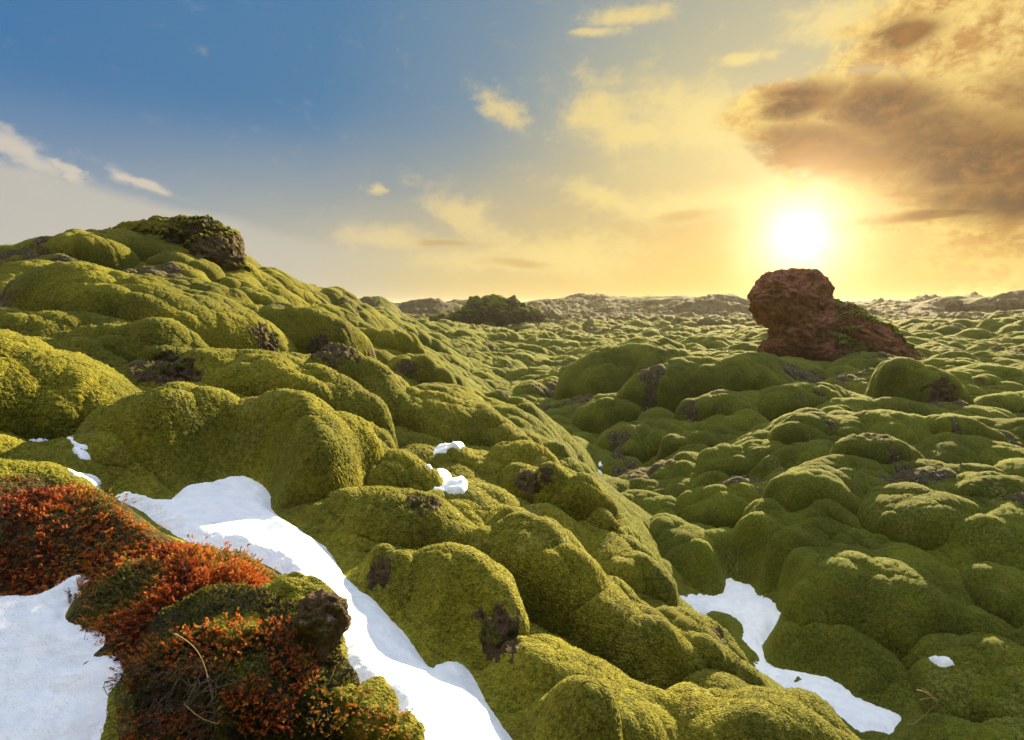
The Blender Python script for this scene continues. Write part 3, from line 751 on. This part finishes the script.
        if nearby:
            vi = np.unique(q[sel]); sprigs(V[vi], N[vi], rad[vi], root, base, 900+k)
    vi = np.unique(q[gm]); vi = vi[(rad[vi] < 4.6) & (kd[vi] > .6) & (y[vi] > 1.0) & infr[vi]]
    sprigs(V[vi], N[vi], rad[vi], g_, (0, 0, 0), 899)

def leaf_cloud(tips, dirs, tints, nleaf, L, Wd, spread, rs):
    """clusters of small pointed leaves round every tip"""
    n = len(tips); N = n*nleaf
    base = np.repeat(tips, nleaf, 0); d = np.repeat(dirs, nleaf, 0)
    L = np.repeat(np.broadcast_to(np.asarray(L, float).reshape(-1, 1), (n, 1)), nleaf, 0); Wd = np.repeat(np.broadcast_to(np.asarray(Wd, float).reshape(-1, 1), (n, 1)), nleaf, 0)
    v = d + rs.normal(size=(N, 3))*spread; v /= np.linalg.norm(v, axis=1)[:, None]
    back = np.tile(np.linspace(0, 1, nleaf), n)[:, None]
    base = base - d*back*L*1.6 + rs.normal(size=(N, 3))*L*.12
    sd = np.cross(v, rs.normal(size=(N, 3))); sd /= np.linalg.norm(sd, axis=1)[:, None]+1e-9
    l = L*(.6+.6*rs.random(N))[:, None]; w = Wd*(.7+.5*rs.random(N))[:, None]
    up = np.cross(v, sd)
    V = np.stack([base, base+v*l*.5+sd*w+up*w*.3, base+v*l, base+v*l*.5-sd*w+up*w*.3], 1).reshape(-1, 3)
    Q = np.arange(N*4).reshape(-1, 4)
    t = np.clip(np.repeat(tints, nleaf)+rs.normal(size=N)*.07, 0, 1)
    return V, Q, np.repeat(t, 4)
def sprigs(V, N, rad, parent, base, seed):
    """the short moss shoots that make the near cushions grainy"""
    rs = np.random.default_rng(seed)
    frac = np.clip(.13*(1.2-rad/5.2), .01, .13); pk = rs.random(len(V)) < frac
    P, n, r = V[pk], N[pk].copy(), rad[pk]
    if len(P) < 40: return
    n[:, 2] += .25; n /= np.linalg.norm(n, axis=1)[:, None]
    t = np.clip(.42+fbm3(P*3.0, 3, 5)*.5+rs.normal(size=len(P))*.16, 0, 1)
    L = .0036+.0008*r
    a, b, c = leaf_cloud(P+n*.002, n, t, 5, L, L*.22, .55, rs)
    o = mesh_obj('moss_shoots', a, b, GREENL, parent, smooth=False, attrs={'tint': c}, origin=base); o['kind'] = 'stuff'
    o.location = np.array(base)-np.array(parent.matrix_basis.translation) if parent.parent is None else (0, 0, 0)
build_ground()

# ------------------------------------------------------------------ snow
def ground_pt(x, y): return ground_z(np.array([x]), np.array([y]))[0]
def hit_full(x, y): return SURF(x, y)[:2]
def build_snow(nm, label, P, H, drape=False):
    x0, y0 = P.min(0)-.12; x1, y1 = P.max(0)+.12
    Ym = max(1.4, float(np.median(P[:, 1])))
    st = Ym/F*1.5
    nx = int(min(620, max(16, (x1-x0)/st))); ny = int(min(620, max(16, (y1-y0)/st)))
    X, Y = np.meshgrid(np.linspace(x0, x1, nx), np.linspace(y0, y1, ny)); x = X.ravel(); y = Y.ravel()
    s = snow_sd(x, y, P, H)
    w = .075*max(1, Ym*.35) if not drape else .006*Ym
    prof = sstep(s, -w*.6, w)**.8
    th = (.030+.022*fbm2(x*3, y*3, 2, 61))*max(.55, min(1.6, Ym*.35))
    th = th*.55; top = macro(x, y) - .042 + (th+.042)*prof + (fbm2(x*2.2, y*2.2, 3, 63)*.030+fbm2(x*9, y*9, 2, 65)*.007)*prof
    if drape: top = ground_z(x, y) + .010 + (.026*max(.7, min(1.6, Ym*.3)))*prof
    keep = s > -w*.62
    kk = keep.reshape(ny, nx); f = kk[:-1, :-1] & kk[:-1, 1:] & kk[1:, 1:] & kk[1:, :-1]
    i, j = np.nonzero(f); q = np.stack([i*nx+j, i*nx+j+1, (i+1)*nx+j+1, (i+1)*nx+j], 1)
    if not len(q): return
    used, inv = np.unique(q.ravel(), return_inverse=True); q = inv.reshape(-1, 4)
    V = np.stack([x[used], y[used], top[used]+CZ], 1); B = V.copy(); B[:, 2] = V[:, 2]-.06 if drape else np.minimum(V[:, 2]-.03, macro(x[used], y[used])+CZ-.12)
    n = len(V)
    e = np.concatenate([q[:, [0, 1]], q[:, [1, 2]], q[:, [2, 3]], q[:, [3, 0]]])
    key = np.sort(e, 1); _, idx, cnt = np.unique(key, axis=0, return_index=True, return_counts=True)
    be = e[idx[cnt == 1]]
    side = np.stack([be[:, 1], be[:, 0], be[:, 0]+n, be[:, 1]+n], 1)
    allq = np.concatenate([q, q[:, ::-1]+n, side])
    o = mesh_obj('snow_patch', np.vstack([V, B]), allq, SNOW, origin=(*P.mean(0), float(V[:, 2].min())))
    tag(o, label, 'snow patch', 'patches of snow lying in the hollows')
for s_ in SN: build_snow(*s_)
for nm, lab, pl, holes in SNOWS:
    if nm in BIGSNOW: continue
    build_snow(nm, lab, chaikin(np.array([hit_full(*q) for q in pl])), [], True)

# ------------------------------------------------------------------ mounds and rocks
_cube = {}
def cube_sphere(n):
    if n in _cube: return _cube[n]
    t = np.tan(np.linspace(-pi/4, pi/4, n)); a, b = np.meshgrid(t, t, indexing='ij'); o = np.ones_like(a)
    Fs = [(o, a, b), (-o, b, a), (b, o, a), (a, -o, b), (a, b, o), (b, a, -o)]
    V = np.concatenate([np.stack([c.ravel() for c in f], 1) for f in Fs]); V /= np.linalg.norm(V, axis=1)[:, None]
    i, j = np.meshgrid(np.arange(n-1), np.arange(n-1), indexing='ij')
    q = np.stack([i*n+j, (i+1)*n+j, (i+1)*n+j+1, i*n+j+1], -1).reshape(-1, 4)
    Q = np.concatenate([q+k*n*n for k in range(6)])
    _, idx, inv = np.unique(np.round(V*20000).astype(np.int64), axis=0, return_index=True, return_inverse=True)
    r = V[idx], inv.ravel()[Q]
    if n < 90: _cube[n] = r
    return r
def blob_mesh(cen, rx, ry, rz, tl, n, low=0, seed=0, lump=.13, fuzz=.006, boxy=2.3, rock=False, rough=.0, big=.30):
    D, Q = cube_sphere(n)
    k = (np.abs(D)**boxy).sum(1)**(-1/boxy); P = D*k[:, None]
    nz = P[:, 2].copy()
    rad = np.array([rx, ry, rz])
    L = P*rad
    if low > rz: L[:, 2] = np.where(nz < 0, nz*low, L[:, 2])
    s = (rx*ry*rz)**(1/3)
    N = D/rad; N /= np.linalg.norm(N, axis=1)[:, None]
    off = seed*13.7
    if rock:
        d = fbm3(L/s*1.1+off, 3, seed, .55)*big + fbm3(L/s*3.1+off, 4, seed+9, .6, True)*.10 + rough*fbm3(L/s*9+off, 3, seed+19, .65)
        L = L + N*(d*s)[:, None]
    else:
        d = fbm3(L/s*.8+off, 2, seed)*lump*1.5 + (np.abs(fbm3(L/s*1.25+off, 2, seed+5))-.25)*lump*1.6
        L = L + N*(d*s)[:, None]
        L = L + N*(fbm3(L*7+off, 3, seed+8)*.016*min(1, s/.25))[:, None]
        if fuzz: L = L + (N*.8+np.random.default_rng(seed).normal(size=L.shape)*.35)*((np.random.default_rng(seed+1).random(len(L))-.3)*fuzz)[:, None]
    ct, st = cos(tl), sin(tl)
    W = np.stack([L[:, 0]*ct+L[:, 2]*st, L[:, 1], -L[:, 0]*st+L[:, 2]*ct], 1)+cen
    if not rock:
        Wn = W/s*.62+off
        W = W+np.stack([fbm3(Wn+3, 2, seed+31), fbm3(Wn+57, 2, seed+32), fbm3(Wn+91, 2, seed+33)*.7], 1)*s*.42
    return W, Q
def res_for(hwpx, lo=14, hi=200, step=1.45): return int(np.clip(hwpx*pi/2/step, lo, hi))

def ray_ell(x, y, pm):
    cen, rx, ry, rz, tl, gz = pm
    d = np.array(px_dir(x, y), float); o = -cen
    ct, st = cos(tl), sin(tl)
    f = lambda v: np.array([(v[0]*ct-v[2]*st)/rx, v[1]/ry, (v[0]*st+v[2]*ct)/rz])
    a, b = f(d), f(o); A = a@a; B = a@b; C = b@b-1; q = B*B-A*C
    t = (-B-math.sqrt(q))/A if q > 0 else -B/A
    return d*t
def lift(c): return np.array([c[0], c[1], c[2]+CZ])
def stone(name, x, y, hw, hh, at, parent, mat, seed, push=.1, label=None, boxy=2.6):
    Y = at[1]; rx = hw*Y/F; rz = hh*Y/F
    W, Q = blob_mesh(at+np.array([0, min(rx, rz)*.55, 0]), rx*1.3, min(rx, rz)*.85, rz*1.3, R(seed*37 % 40-20), res_for(max(hw, hh), 14, 110, 1.3), seed=seed, rock=True, rough=.10, boxy=boxy, big=.5)
    W[:, 2] += CZ
    o = mesh_obj(name, W, Q, mat, parent, origin=lift(at))
    if label: o['label'] = label
    return o
def moss_pad(name, x, y, hw, hh, Y, parent, seed, tilt=0, depth=.8):
    a, b, c = px_dir(x, y); cen = np.array([a/b*Y, Y, c/b*Y]); rx = hw*Y/F; rz = hh*Y/F
    W, Q = blob_mesh(cen, rx, rx*depth, rz, R(tilt), res_for(max(hw, hh), 14, 120, 1.4), seed=seed, fuzz=min(.0105, Y/F*1.4), lump=.2)
    W[:, 2] += CZ
    return mesh_obj(name, W, Q, MOSS, parent, attrs={'yellowed': left_light(W[:, 0], W[:, 1])}, origin=lift(cen))
def pieces(Q, fm):
    """number the connected patches of chosen faces, largest first; the small ones are dropped (-1)"""
    out = np.full(len(Q), -1)
    f = Q[fm]
    if not len(f): return out
    lab = np.arange(Q.max()+1)
    while True:
        mn = lab[f].min(1); new = lab.copy()
        for k in range(4): np.minimum.at(new, f[:, k], mn)
        new = new[new]
        if (new == lab).all(): break
        lab = new
    fl = lab[f[:, 0]]; u, c = np.unique(fl, return_counts=True); o = np.argsort(-c); res = np.full(len(f), -1)
    for k, j in enumerate(o[:5]):
        if c[j] >= 60: res[fl == u[j]] = k
    out[fm] = res
    return out
def crag(name, label, cat, px, py, Y, rocks, pads, mat, group=None, big=.3, mossy=None, boxy=2.2):
    a, b, c = px_dir(px, py); root = empty(name, (a/b*Y, Y, c/b*Y+CZ)); tag(root, label, cat, group)
    for i, (x, y, hw, hh, dY, tl) in enumerate(rocks):
        a, b, c = px_dir(x, y); YY = Y+dY; cen = np.array([a/b*YY, YY, c/b*YY]); rx = hw*YY/F; rz = hh*YY/F
        W, Q = blob_mesh(cen, rx, (rx*rz)**.5*.85, rz, R(tl), res_for(max(hw, hh), 16, 130, .9), seed=200+int(px)+i*7, rock=True, rough=.085, boxy=boxy, big=big)
        W[:, 2] += CZ
        if mossy is None: mesh_obj('rock', W, Q, mat, root, origin=lift(cen)); continue
        fn = np.zeros_like(W); n = np.cross(W[Q[:, 1]]-W[Q[:, 0]], W[Q[:, 2]]-W[Q[:, 0]])
        if ((W[Q[:, 0]]-lift(cen))*n).sum() < 0: n = -n
        for k in range(4): np.add.at(fn, Q[:, k], n)
        fn /= np.linalg.norm(fn, axis=1)[:, None]+1e-12
        sN = fn.copy()
        s_ = (rx*rz)**.5; u = 512+F*W[:, 0]/W[:, 1]
        v = mossy(fn[:, 2], u, fbm3(W/1.1, 3, 61, .5), i)
        m = v > 0; fm = m[Q].all(1)
        fm = pieces(Q, fm)
        mesh_obj('rock', W, Q[fm < 0], mat, root, origin=lift(cen))
        for pc in range(fm.max()+1):
            used, inv = np.unique(Q[fm == pc].ravel(), return_inverse=True); q = inv.reshape(-1, 4); vv = np.clip(v[used]*2.5, 0, 1)**.5
            D = W[used]-lift(cen); D /= np.linalg.norm(D, axis=1)[:, None]; D = D*.4+sN[used]*.3; D[:, 2] += .4
            T = W[used]+D*(vv*(.13+.05*fbm3(W[used]/.5, 2, 62)))[:, None]*min(1.1, s_)
            mesh_obj('moss_pad', T, q, MOSS, root, attrs={'yellowed': left_light(T[:, 0], T[:, 1])}, origin=lift(cen))
    for i, (x, y, hw, hh, dY, tl) in enumerate(pads):
        moss_pad('moss_pad', x, y, hw, hh, Y+dY, root, 300+int(px)+i*5, tl)
    return root
crag('rock_outcrop', 'dark lichened crag with moss pads crowning the left hill', 'rock outcrop', 205, 285, 11.6,
     [(176, 242, 26, 18, .2, 8), (198, 248, 34, 27, 0, 12), (216, 264, 28, 30, -.3, 10), (226, 248, 16, 18, .2, 0), (236, 276, 14, 14, -.3, 20), (168, 228, 20, 9, .5, 4),
      (140, 238, 26, 12, .3, -6), (112, 243, 26, 11, .5, -8), (256, 286, 14, 12, .2, 30), (274, 296, 14, 11, .5, 30), (152, 250, 20, 10, -.3, 4)],
     [], BASALT, big=.3, mossy=lambda nz, u, n, i: (nz-.15)+n*.9-(.25 if i in (1, 2, 3) else -.35))
crag('red_boulder', 'big reddish lava boulder with a rounded head standing under the sun', 'boulder', 830, 362, 18.3,
     [(790, 302, 40, 32, 0, 0), (806, 334, 36, 28, -.3, 14), (812, 312, 24, 20, 0, 20), (842, 336, 42, 26, -.1, 28), (872, 346, 42, 20, -.1, 32), (900, 360, 28, 14, -.1, 30), (828, 352, 38, 18, -.6, 10), (770, 300, 16, 14, -.3, -10), (792, 350, 30, 18, -.3, 0)],
     [], REDROCK, big=.20, mossy=lambda nz, u, n, i: (nz-.50)+n*.9-np.where(u < 826, 1.2, 0.0)-(1.5 if i in (0, 1, 2, 7, 8) else 0), boxy=2.0)
crag('far_outcrop', 'craggy dark knoll on the horizon left of the picture centre', 'rock outcrop', 496, 320, 62,
     [(496, 314, 34, 13, 0, 0), (478, 309, 11, 8, -1, 0), (497, 304, 10, 7, 0, 0), (512, 306, 9, 8, 0, 0), (526, 316, 18, 7, 0, 8), (466, 316, 18, 7, 0, -8), (446, 319, 16, 5, 0, -4), (488, 303, 5, 5, -1, 0)], [], FARROCK, 'knolls on the horizon', big=.55,
     mossy=lambda nz, u, n, i: (nz-.25)+n*.9, boxy=2.0)
for lab, px, rr in (('jagged low rocks on the horizon right of the red boulder', 962, [(952, 306, 6, 5, 0, 0), (958, 304, 4, 4, 0, 0), (968, 307, 9, 4, 0, 0), (985, 307, 10, 3, 0, 0)]),
                    ('jagged low rocks where the horizon meets the right edge', 1010, [(1002, 305, 8, 5, 0, 0), (1014, 303, 9, 5, 0, 0), (1035, 304, 14, 6, 0, 0)])):
    crag('far_outcrop', lab, 'rock outcrop', px, 312, 80, rr, [], FARROCK, 'knolls on the horizon', big=.5, boxy=2.0)

# ------------------------------------------------------------------ foreground: the dark tussock under the heather
def tube_lines(paths, rad, sides=4):
    Vs, Qs, o = [], [], 0
    for p, r0 in zip(paths, rad):
        p = np.asarray(p); m = len(p)
        t = np.gradient(p, axis=0); t /= np.linalg.norm(t, axis=1)[:, None]+1e-9
        a = np.cross(t, [.3, .5, .81]); a /= np.linalg.norm(a, axis=1)[:, None]+1e-9; b = np.cross(t, a)
        th = np.arange(sides)/sides*2*pi; r = (r0*np.linspace(1, .45, m))[:, None, None]
        ring = p[:, None]+r*(a[:, None]*np.cos(th)[None, :, None]+b[:, None]*np.sin(th)[None, :, None])
        Vs.append(ring.reshape(-1, 3)); i = np.arange(m-1)[:, None]*sides; j = np.arange(sides)[None]; j2 = (j+1) % sides
        Qs.append((np.stack([i+j, i+j2, i+sides+j2, i+sides+j], -1)+o).reshape(-1, 4)); o += m*sides
    return np.concatenate(Vs), np.concatenate(Qs)

def shrub(label, outline, top, count, seed, hmax, tint=(.5, .17), leaf=.0068, group='red heather shrubs', wild=.2, surf=None):
    """low heather: stems fanning up from the ground, every tip a spray of small leaves"""
    rs = np.random.default_rng(seed)
    P = np.array([hit(*q)[:2] for q in outline]); mn, mx = P.min(0), P.max(0)
    pts = rs.random((count*6, 2))*(mx-mn)+mn
    s = poly_sd(pts[:, 0], pts[:, 1], P) + fbm2(pts[:, 0]*12, pts[:, 1]*12, 3, seed)*.05
    s = s + rs.normal(size=len(s))*.022
    pts = pts[s > 0][:count]; s = s[s > 0][:count]
    g0 = ground_z(pts[:, 0], pts[:, 1])
    if surf is not None: g0 = np.maximum(g0, surf(pts[:, 0], pts[:, 1]))
    lump = 1+.55*fbm2(pts[:, 0]*7, pts[:, 1]*7, 3, seed+3)
    hgt = hmax*np.clip(s/.13, .12, 1)**.6*lump
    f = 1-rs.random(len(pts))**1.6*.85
    tips = np.stack([pts[:, 0], pts[:, 1], g0+hgt*f+CZ], 1)
    cen = np.array([*P.mean(0), np.median(g0)+CZ-hmax*1.5])
    d = tips-cen; d /= np.linalg.norm(d, axis=1)[:, None]; d += rs.normal(size=d.shape)*.35; d[:, 2] += .35; d /= np.linalg.norm(d, axis=1)[:, None]
    w = rs.random(len(tips)) < wild*.15; tips[w] += d[w]*(.015+.035*rs.random(w.sum()))[:, None]
    big = fbm2(pts[:, 0]*5, pts[:, 1]*5, 2, seed+9)
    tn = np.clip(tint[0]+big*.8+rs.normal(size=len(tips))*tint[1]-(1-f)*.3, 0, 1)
    base = (float(P[:, 0].mean()), float(P[:, 1].mean()), float(np.median(g0))+CZ)
    root = empty('heather_shrub', base); tag(root, label, 'heather', group)
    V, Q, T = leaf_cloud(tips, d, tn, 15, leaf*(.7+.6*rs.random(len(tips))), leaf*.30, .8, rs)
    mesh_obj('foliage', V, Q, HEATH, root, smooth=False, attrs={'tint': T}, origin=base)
    sel = rs.choice(len(tips), min(len(tips), max(30, count//5)), replace=False)
    paths = []
    for k in sel:
        t = tips[k]; b = t-d[k]*(.05+.07*rs.random()); b[2] = min(b[2], t[2]-.02)
        mid_ = (t+b)/2+rs.normal(size=3)*.008; paths.append([b, mid_, t+d[k]*.004])
    V, Q = tube_lines(paths, np.full(len(paths), .0011)); mesh_obj('stems', V, Q, TWIG, root, origin=base)['kind'] = 'stuff'
    return root

# dark mossy tussock with a bare rock end
def tussock():
    x, y, hw, hh, tl = 262, 690, 128, 84, 24
    pm = place_mound(x, y, hw, hh, tl, .62)
    cen, rx, ry, rz, t, gz = pm
    base = (cen[0], cen[1], gz+CZ)
    root = empty('mossy_tussock', base); tag(root, 'crumbling dark tussock of moss, dead stems and rock under the red heather', 'tussock')
    W, Q = blob_mesh(cen, rx, ry, rz, t, 190, low=rz*1.3, seed=71, fuzz=.010, lump=.22); W[:, 2] += CZ
    mesh_obj('moss_cover', W, Q, SOILMOSS, root, attrs={'yellowed': np.full(len(W), 1.0)}, origin=base)
    stone('bare_rock', 324, 622, 20, 27, ray_ell(318, 640, pm)+np.array([0, 0, .03]), root, BASALT, 161, label='grey lichened rock end of the tussock')
    for i, (a, b, c, d) in enumerate([(228, 634, 34, 26), (296, 676, 18, 26), (368, 718, 36, 30), (292, 604, 46, 22), (330, 702, 26, 20), (262, 722, 24, 14), (398, 736, 28, 20)]):
        at = ray_ell(a, b, pm)
        o = moss_pad('moss_clump', a, b, c, d, at[1]+.08, root, 400+i*3, 10)
        co = np.empty(len(o.data.vertices)*3, np.float32); o.data.vertices.foreach_get('co', co); co = co.reshape(-1, 3)
        nn = co/np.linalg.norm(co, axis=1)[:, None]; org = np.array(o.location)+np.array(root.location)
        kk = (nn[:, 1] < .3); sprigs(co[kk]+org, nn[kk], np.full(kk.sum(), 1.7), o, org, 950+i)
    rs = np.random.default_rng(8); W0 = W.copy(); sc_ = fbm3(W0*5.0, 3, 44)+.25*fbm3(W0*22, 2, 45)
    cand = np.nonzero((sc_ > .02) & (W0[:, 1] < cen[1]+ry*.5))[0]; pk = rs.choice(cand, min(4200, len(cand)), replace=False)
    nrm = (W0[pk]-np.array([cen[0], cen[1], cen[2]+CZ]))/np.array([rx, ry, rz])**2; nrm /= np.linalg.norm(nrm, axis=1)[:, None]; nrm[:, 2] += .4; nrm /= np.linalg.norm(nrm, axis=1)[:, None]
    V_, Q_, T_ = leaf_cloud(W0[pk]+nrm*.008, nrm, np.clip(.45+rs.normal(size=len(pk))*.25, 0, 1), 9, .0065, .0014, .6, rs)
    o = mesh_obj('moss_sprigs', V_, Q_, GREENL, root, smooth=False, attrs={'tint': T_}, origin=base); o['kind'] = 'stuff'
    return root, pm
def soil_material():
    m, g, b = new_mat('tussock_soil'); p = pos(g)
    n1 = g.noise(p, 9, 5, .65, .5); n2 = g.noise(p, 70, 4, .7)
    c = g.mix(g.ss(n1, .40, .62), (.022, .014, .008), (.12, .11, .02)); c = g.mix(g.ss(n2, .5, .75), c, (.10, .06, .03))
    g.put(b.inputs['Base Color'], c); b.inputs['Roughness'].default_value = 1
    nn = bump(g, b, n1, 1, .04); bump(g, b, n2, 1, .012, nn); return m
SOILMOSS = soil_material()
TUS, TPM = tussock()
def make_surf(P):
    Dp = np.full((904, 1430), 1e9); fwd = P[:, 1]*cos(PITCH)-(P[:, 2]-CZ)*sin(PITCH); up = P[:, 1]*sin(PITCH)+(P[:, 2]-CZ)*cos(PITCH)
    ux = np.round(512+F*P[:, 0]/fwd).astype(int)+200; uy = np.round(370-F*up/fwd).astype(int); ok = (ux >= 0) & (ux < 1426) & (uy >= 0) & (uy < 900)
    for ox in (0, 1):
        for oy in (0, 1): np.minimum.at(Dp, (uy[ok]+oy, ux[ok]+ox), P[ok, 1])
    def f(x, y):
        i, j = int(np.clip(round(y), 1, 900)), int(np.clip(round(x)+200, 1, 1424)); Y = Dp[i-1:i+2, j-1:j+2].min()
        Y = min(Y, SURF(x, y)[1]); a, b, c = px_dir(x, y); return np.array([a/b*Y, Y, c/b*Y])
    return f
_tv = []
for o_ in TUS.children:
    if o_.name.startswith(('moss_cover', 'moss_clump', 'bare_rock')):
        co = np.empty(len(o_.data.vertices)*3, np.float32); o_.data.vertices.foreach_get('co', co); _tv.append(co.reshape(-1, 3)+np.array(o_.location)+np.array(TUS.location))
TSURF = make_surf(np.concatenate(_tv))
def sprig_shrub(label, outline, count, seed, hmax, tint, leaf, surf=None, wob=16):
    rs = np.random.default_rng(seed); P = np.array(outline, float); pts = rs.random((count*5, 2))*(P.max(0)-P.min(0))+P.min(0)
    sd = poly_sd(pts[:, 0], pts[:, 1], P)+fbm2(pts[:, 0]/14, pts[:, 1]/14, 3, seed)*wob+rs.normal(size=len(pts))*wob*.19; pts = pts[sd > 0][:count]
    S = np.array([(surf or TSURF)(*q) for q in pts]); cen = TPM[0] if surf is None else S.mean(0)-np.array([0, -.3, .6]); n = (S-cen); n /= np.linalg.norm(n, axis=1)[:, None]; n[:, 2] += .5; n[:, 1] -= .3
    d = n/np.linalg.norm(n, axis=1)[:, None]+rs.normal(size=n.shape)*.35; d /= np.linalg.norm(d, axis=1)[:, None]
    hh = (hmax*(.15+.85*rs.random(len(S))))[:, None]; tips = S+d*hh; tips[:, 2] += CZ
    base = tuple(S.mean(0)+np.array([0, 0, CZ])); root = empty('heather_shrub', base); tag(root, label, 'heather', 'red heather shrubs')
    V, Q, T = leaf_cloud(tips, d, np.clip(tint[0]+rs.normal(size=len(S))*tint[1], 0, 1), 13, leaf*(.7+.6*rs.random(len(S))), leaf*.3, .8, rs)
    mesh_obj('foliage', V, Q, HEATH, root, smooth=False, attrs={'tint': T}, origin=base)
    sel = rs.choice(len(S), min(len(S), max(24, count//3)), replace=False)
    V, Q = tube_lines([[tips[k]-d[k]*(hh[k]+.01), tips[k]-d[k]*hh[k]*.5+rs.normal(size=3)*.004, tips[k]] for k in sel], np.full(len(sel), .001))
    mesh_obj('stems', V, Q, TWIG, root, origin=base)['kind'] = 'stuff'
def ell_top(x, y, pm=TPM):
    cen, rx, ry, rz, tl, gz = pm
    q = 1-((x-cen[0])/rx)**2-((y-cen[1])/ry)**2
    return np.where(q > 0, cen[2]-(x-cen[0])*math.tan(tl)*.8+rz*np.sqrt(np.maximum(q, 0)), -9)

shrub('low red-orange heather spreading to the left edge above the lower left snow', HEATHER_AREAS[0], 0, 3600, 11, .042, (.50, .19), leaf=.0085)
shrub('bright orange-red heather bush hugging the crown of the dark tussock', HEATHER_AREAS[1], 0, 4200, 12, .060, (.66, .17), leaf=.0085)
sprig_shrub('tuft of crimson heather low on the front of the dark tussock', [(222, 686), (246, 676), (276, 684), (296, 712), (276, 736), (240, 730), (226, 712)], 260, 13, .035, (.36, .18), .0062)
sprig_shrub('sparse rusty heather sprigs at the bottom edge under the dead stems', [(120, 716), (160, 704), (205, 712), (215, 745), (120, 745)], 300, 14, .035, (.5, .2), .006)
sprig_shrub('thin red heather sprigs just left of the grey rock end of the tussock', [(262, 628), (292, 620), (310, 650), (316, 690), (296, 700), (272, 664)], 300, 15, .03, (.42, .2), .0055)
sprig_shrub('yellowish heather sprigs along the lower right side of the tussock', [(300, 704), (340, 690), (400, 712), (408, 745), (300, 745)], 240, 16, .03, (.85, .12), .0055)
sprig_shrub('olive and orange heather fringe hanging under the bright orange bush', [(112, 655), (160, 640), (215, 620), (262, 618), (268, 644), (220, 668), (150, 690), (108, 690)], 620, 17, .035, (.68, .25), .0062)

# tangle of dead grey stems hanging down the left side of the tussock
def dead_tangle():
    rs = np.random.default_rng(5); paths = []
    for k in range(360):
        x = 122+rs.random()*95; y = 662+rs.random()*75
        a, b, c = px_dir(x, y); Y = TSURF(x, y)[1]-.012
        p = np.array([a/b*Y, Y, c/b*Y+CZ]); L = .02+.05*rs.random()
        d = np.array([-.30-.45*rs.random(), -.15*rs.random(), -.95*rs.random()]); d /= np.linalg.norm(d)
        bend = rs.normal(size=3)*.02; q = [p+d*L*t+bend*math.sin(t*pi)+np.array([0, 0, -.025*t*t]) for t in np.linspace(-.2, 1, 6)]
        paths.append(q)
    V, Q = tube_lines(paths, .0007+.0011*np.random.default_rng(3).random(len(paths)))
    o = mesh_obj('dead_stems', V, Q, TWIG, TUS, origin=tuple(TUS.location)); o['kind'] = 'stuff'
dead_tangle()

def stalks(name, label, cat, spots, mat, r, seed, group=None):
    rs = np.random.default_rng(seed); paths = []
    for (x0, y0, x1, y1, Y0, Y1) in spots:
        a, b, c = px_dir(x0, y0); p = np.array([a/b*Y0, Y0, c/b*Y0+CZ]); a, b, c = px_dir(x1, y1); q = np.array([a/b*Y1, Y1, c/b*Y1+CZ])
        m = rs.normal(size=3)*.12*np.linalg.norm(q-p)
        paths.append([p+(q-p)*t+m*math.sin(t*pi) for t in np.linspace(0, 1, 8)])
    V, Q = tube_lines(paths, np.full(len(paths), r), 5)
    T = rs.random(len(V))*.4+.4
    return tag(mesh_obj(name, V, Q, mat, smooth=True, attrs={'tint': T}, origin=tuple(V.min(0))), label, cat, group)
Yt = ray_ell(200, 650, TPM)[1]
stalks('dry_stem', 'long straw-coloured stem arching over the orange heather', 'stem', [(175, 634, 208, 678, Yt-.05, Yt-.09)], STRAW, .0016, 1, 'dry stems in the foreground')
stalks('dry_stem', 'straw-coloured stem lying across the foot of the tussock', 'stem', [(184, 704, 218, 724, Yt-.1, Yt-.12)], STRAW, .0014, 2, 'dry stems in the foreground')
hs = hit(300, 700)[1]-.12
stalks('dry_stem', 'thin brown twig leaning toward the long snow tongue', 'stem', [(290, 700, 336, 665, hs, hs+.02)], STRAW, .0010, 3, 'dry stems in the foreground')
g1 = hit(955, 700)[1]-.35
o = stalks('grass_tuft', 'few pale dry grass stems in the shaded lower right corner', 'grass', [(917, 690, 945, 714, g1, g1), (922, 688, 938, 702, g1+.1, g1), (908, 724, 932, 708, g1, g1+.1), (920, 700, 952, 712, g1, g1)], STRAW, .0035, 4)

# ------------------------------------------------------------------ haze
def haze():
    x, y0, y1, b, t = 1520, -1520, 1520, CZ-9, CZ+6.0
    V = [(-x, y0, b), (x, y0, b), (x, y1, b), (-x, y1, b), (-x, y0, t), (x, y0, t), (x, y1, t), (-x, y1, t)]
    Q = [(0, 3, 2, 1), (4, 5, 6, 7), (0, 1, 5, 4), (1, 2, 6, 5), (2, 3, 7, 6), (3, 0, 4, 7)]
    m = bpy.data.materials.new('haze'); m.use_nodes = True; nt = m.node_tree; nt.nodes.clear(); g = G(nt)
    out = g.n('ShaderNodeOutputMaterial'); v = g.n('ShaderNodeVolumePrincipled'); nt.links.new(v.outputs[0], out.inputs['Volume'])
    g.put(v.inputs['Color'], (1, .93, .80)); v.inputs['Density'].default_value = .00022; v.inputs['Anisotropy'].default_value = .45
    o = mesh_obj('haze', V, Q, m, smooth=False); tag(o, kind='stuff')
haze()
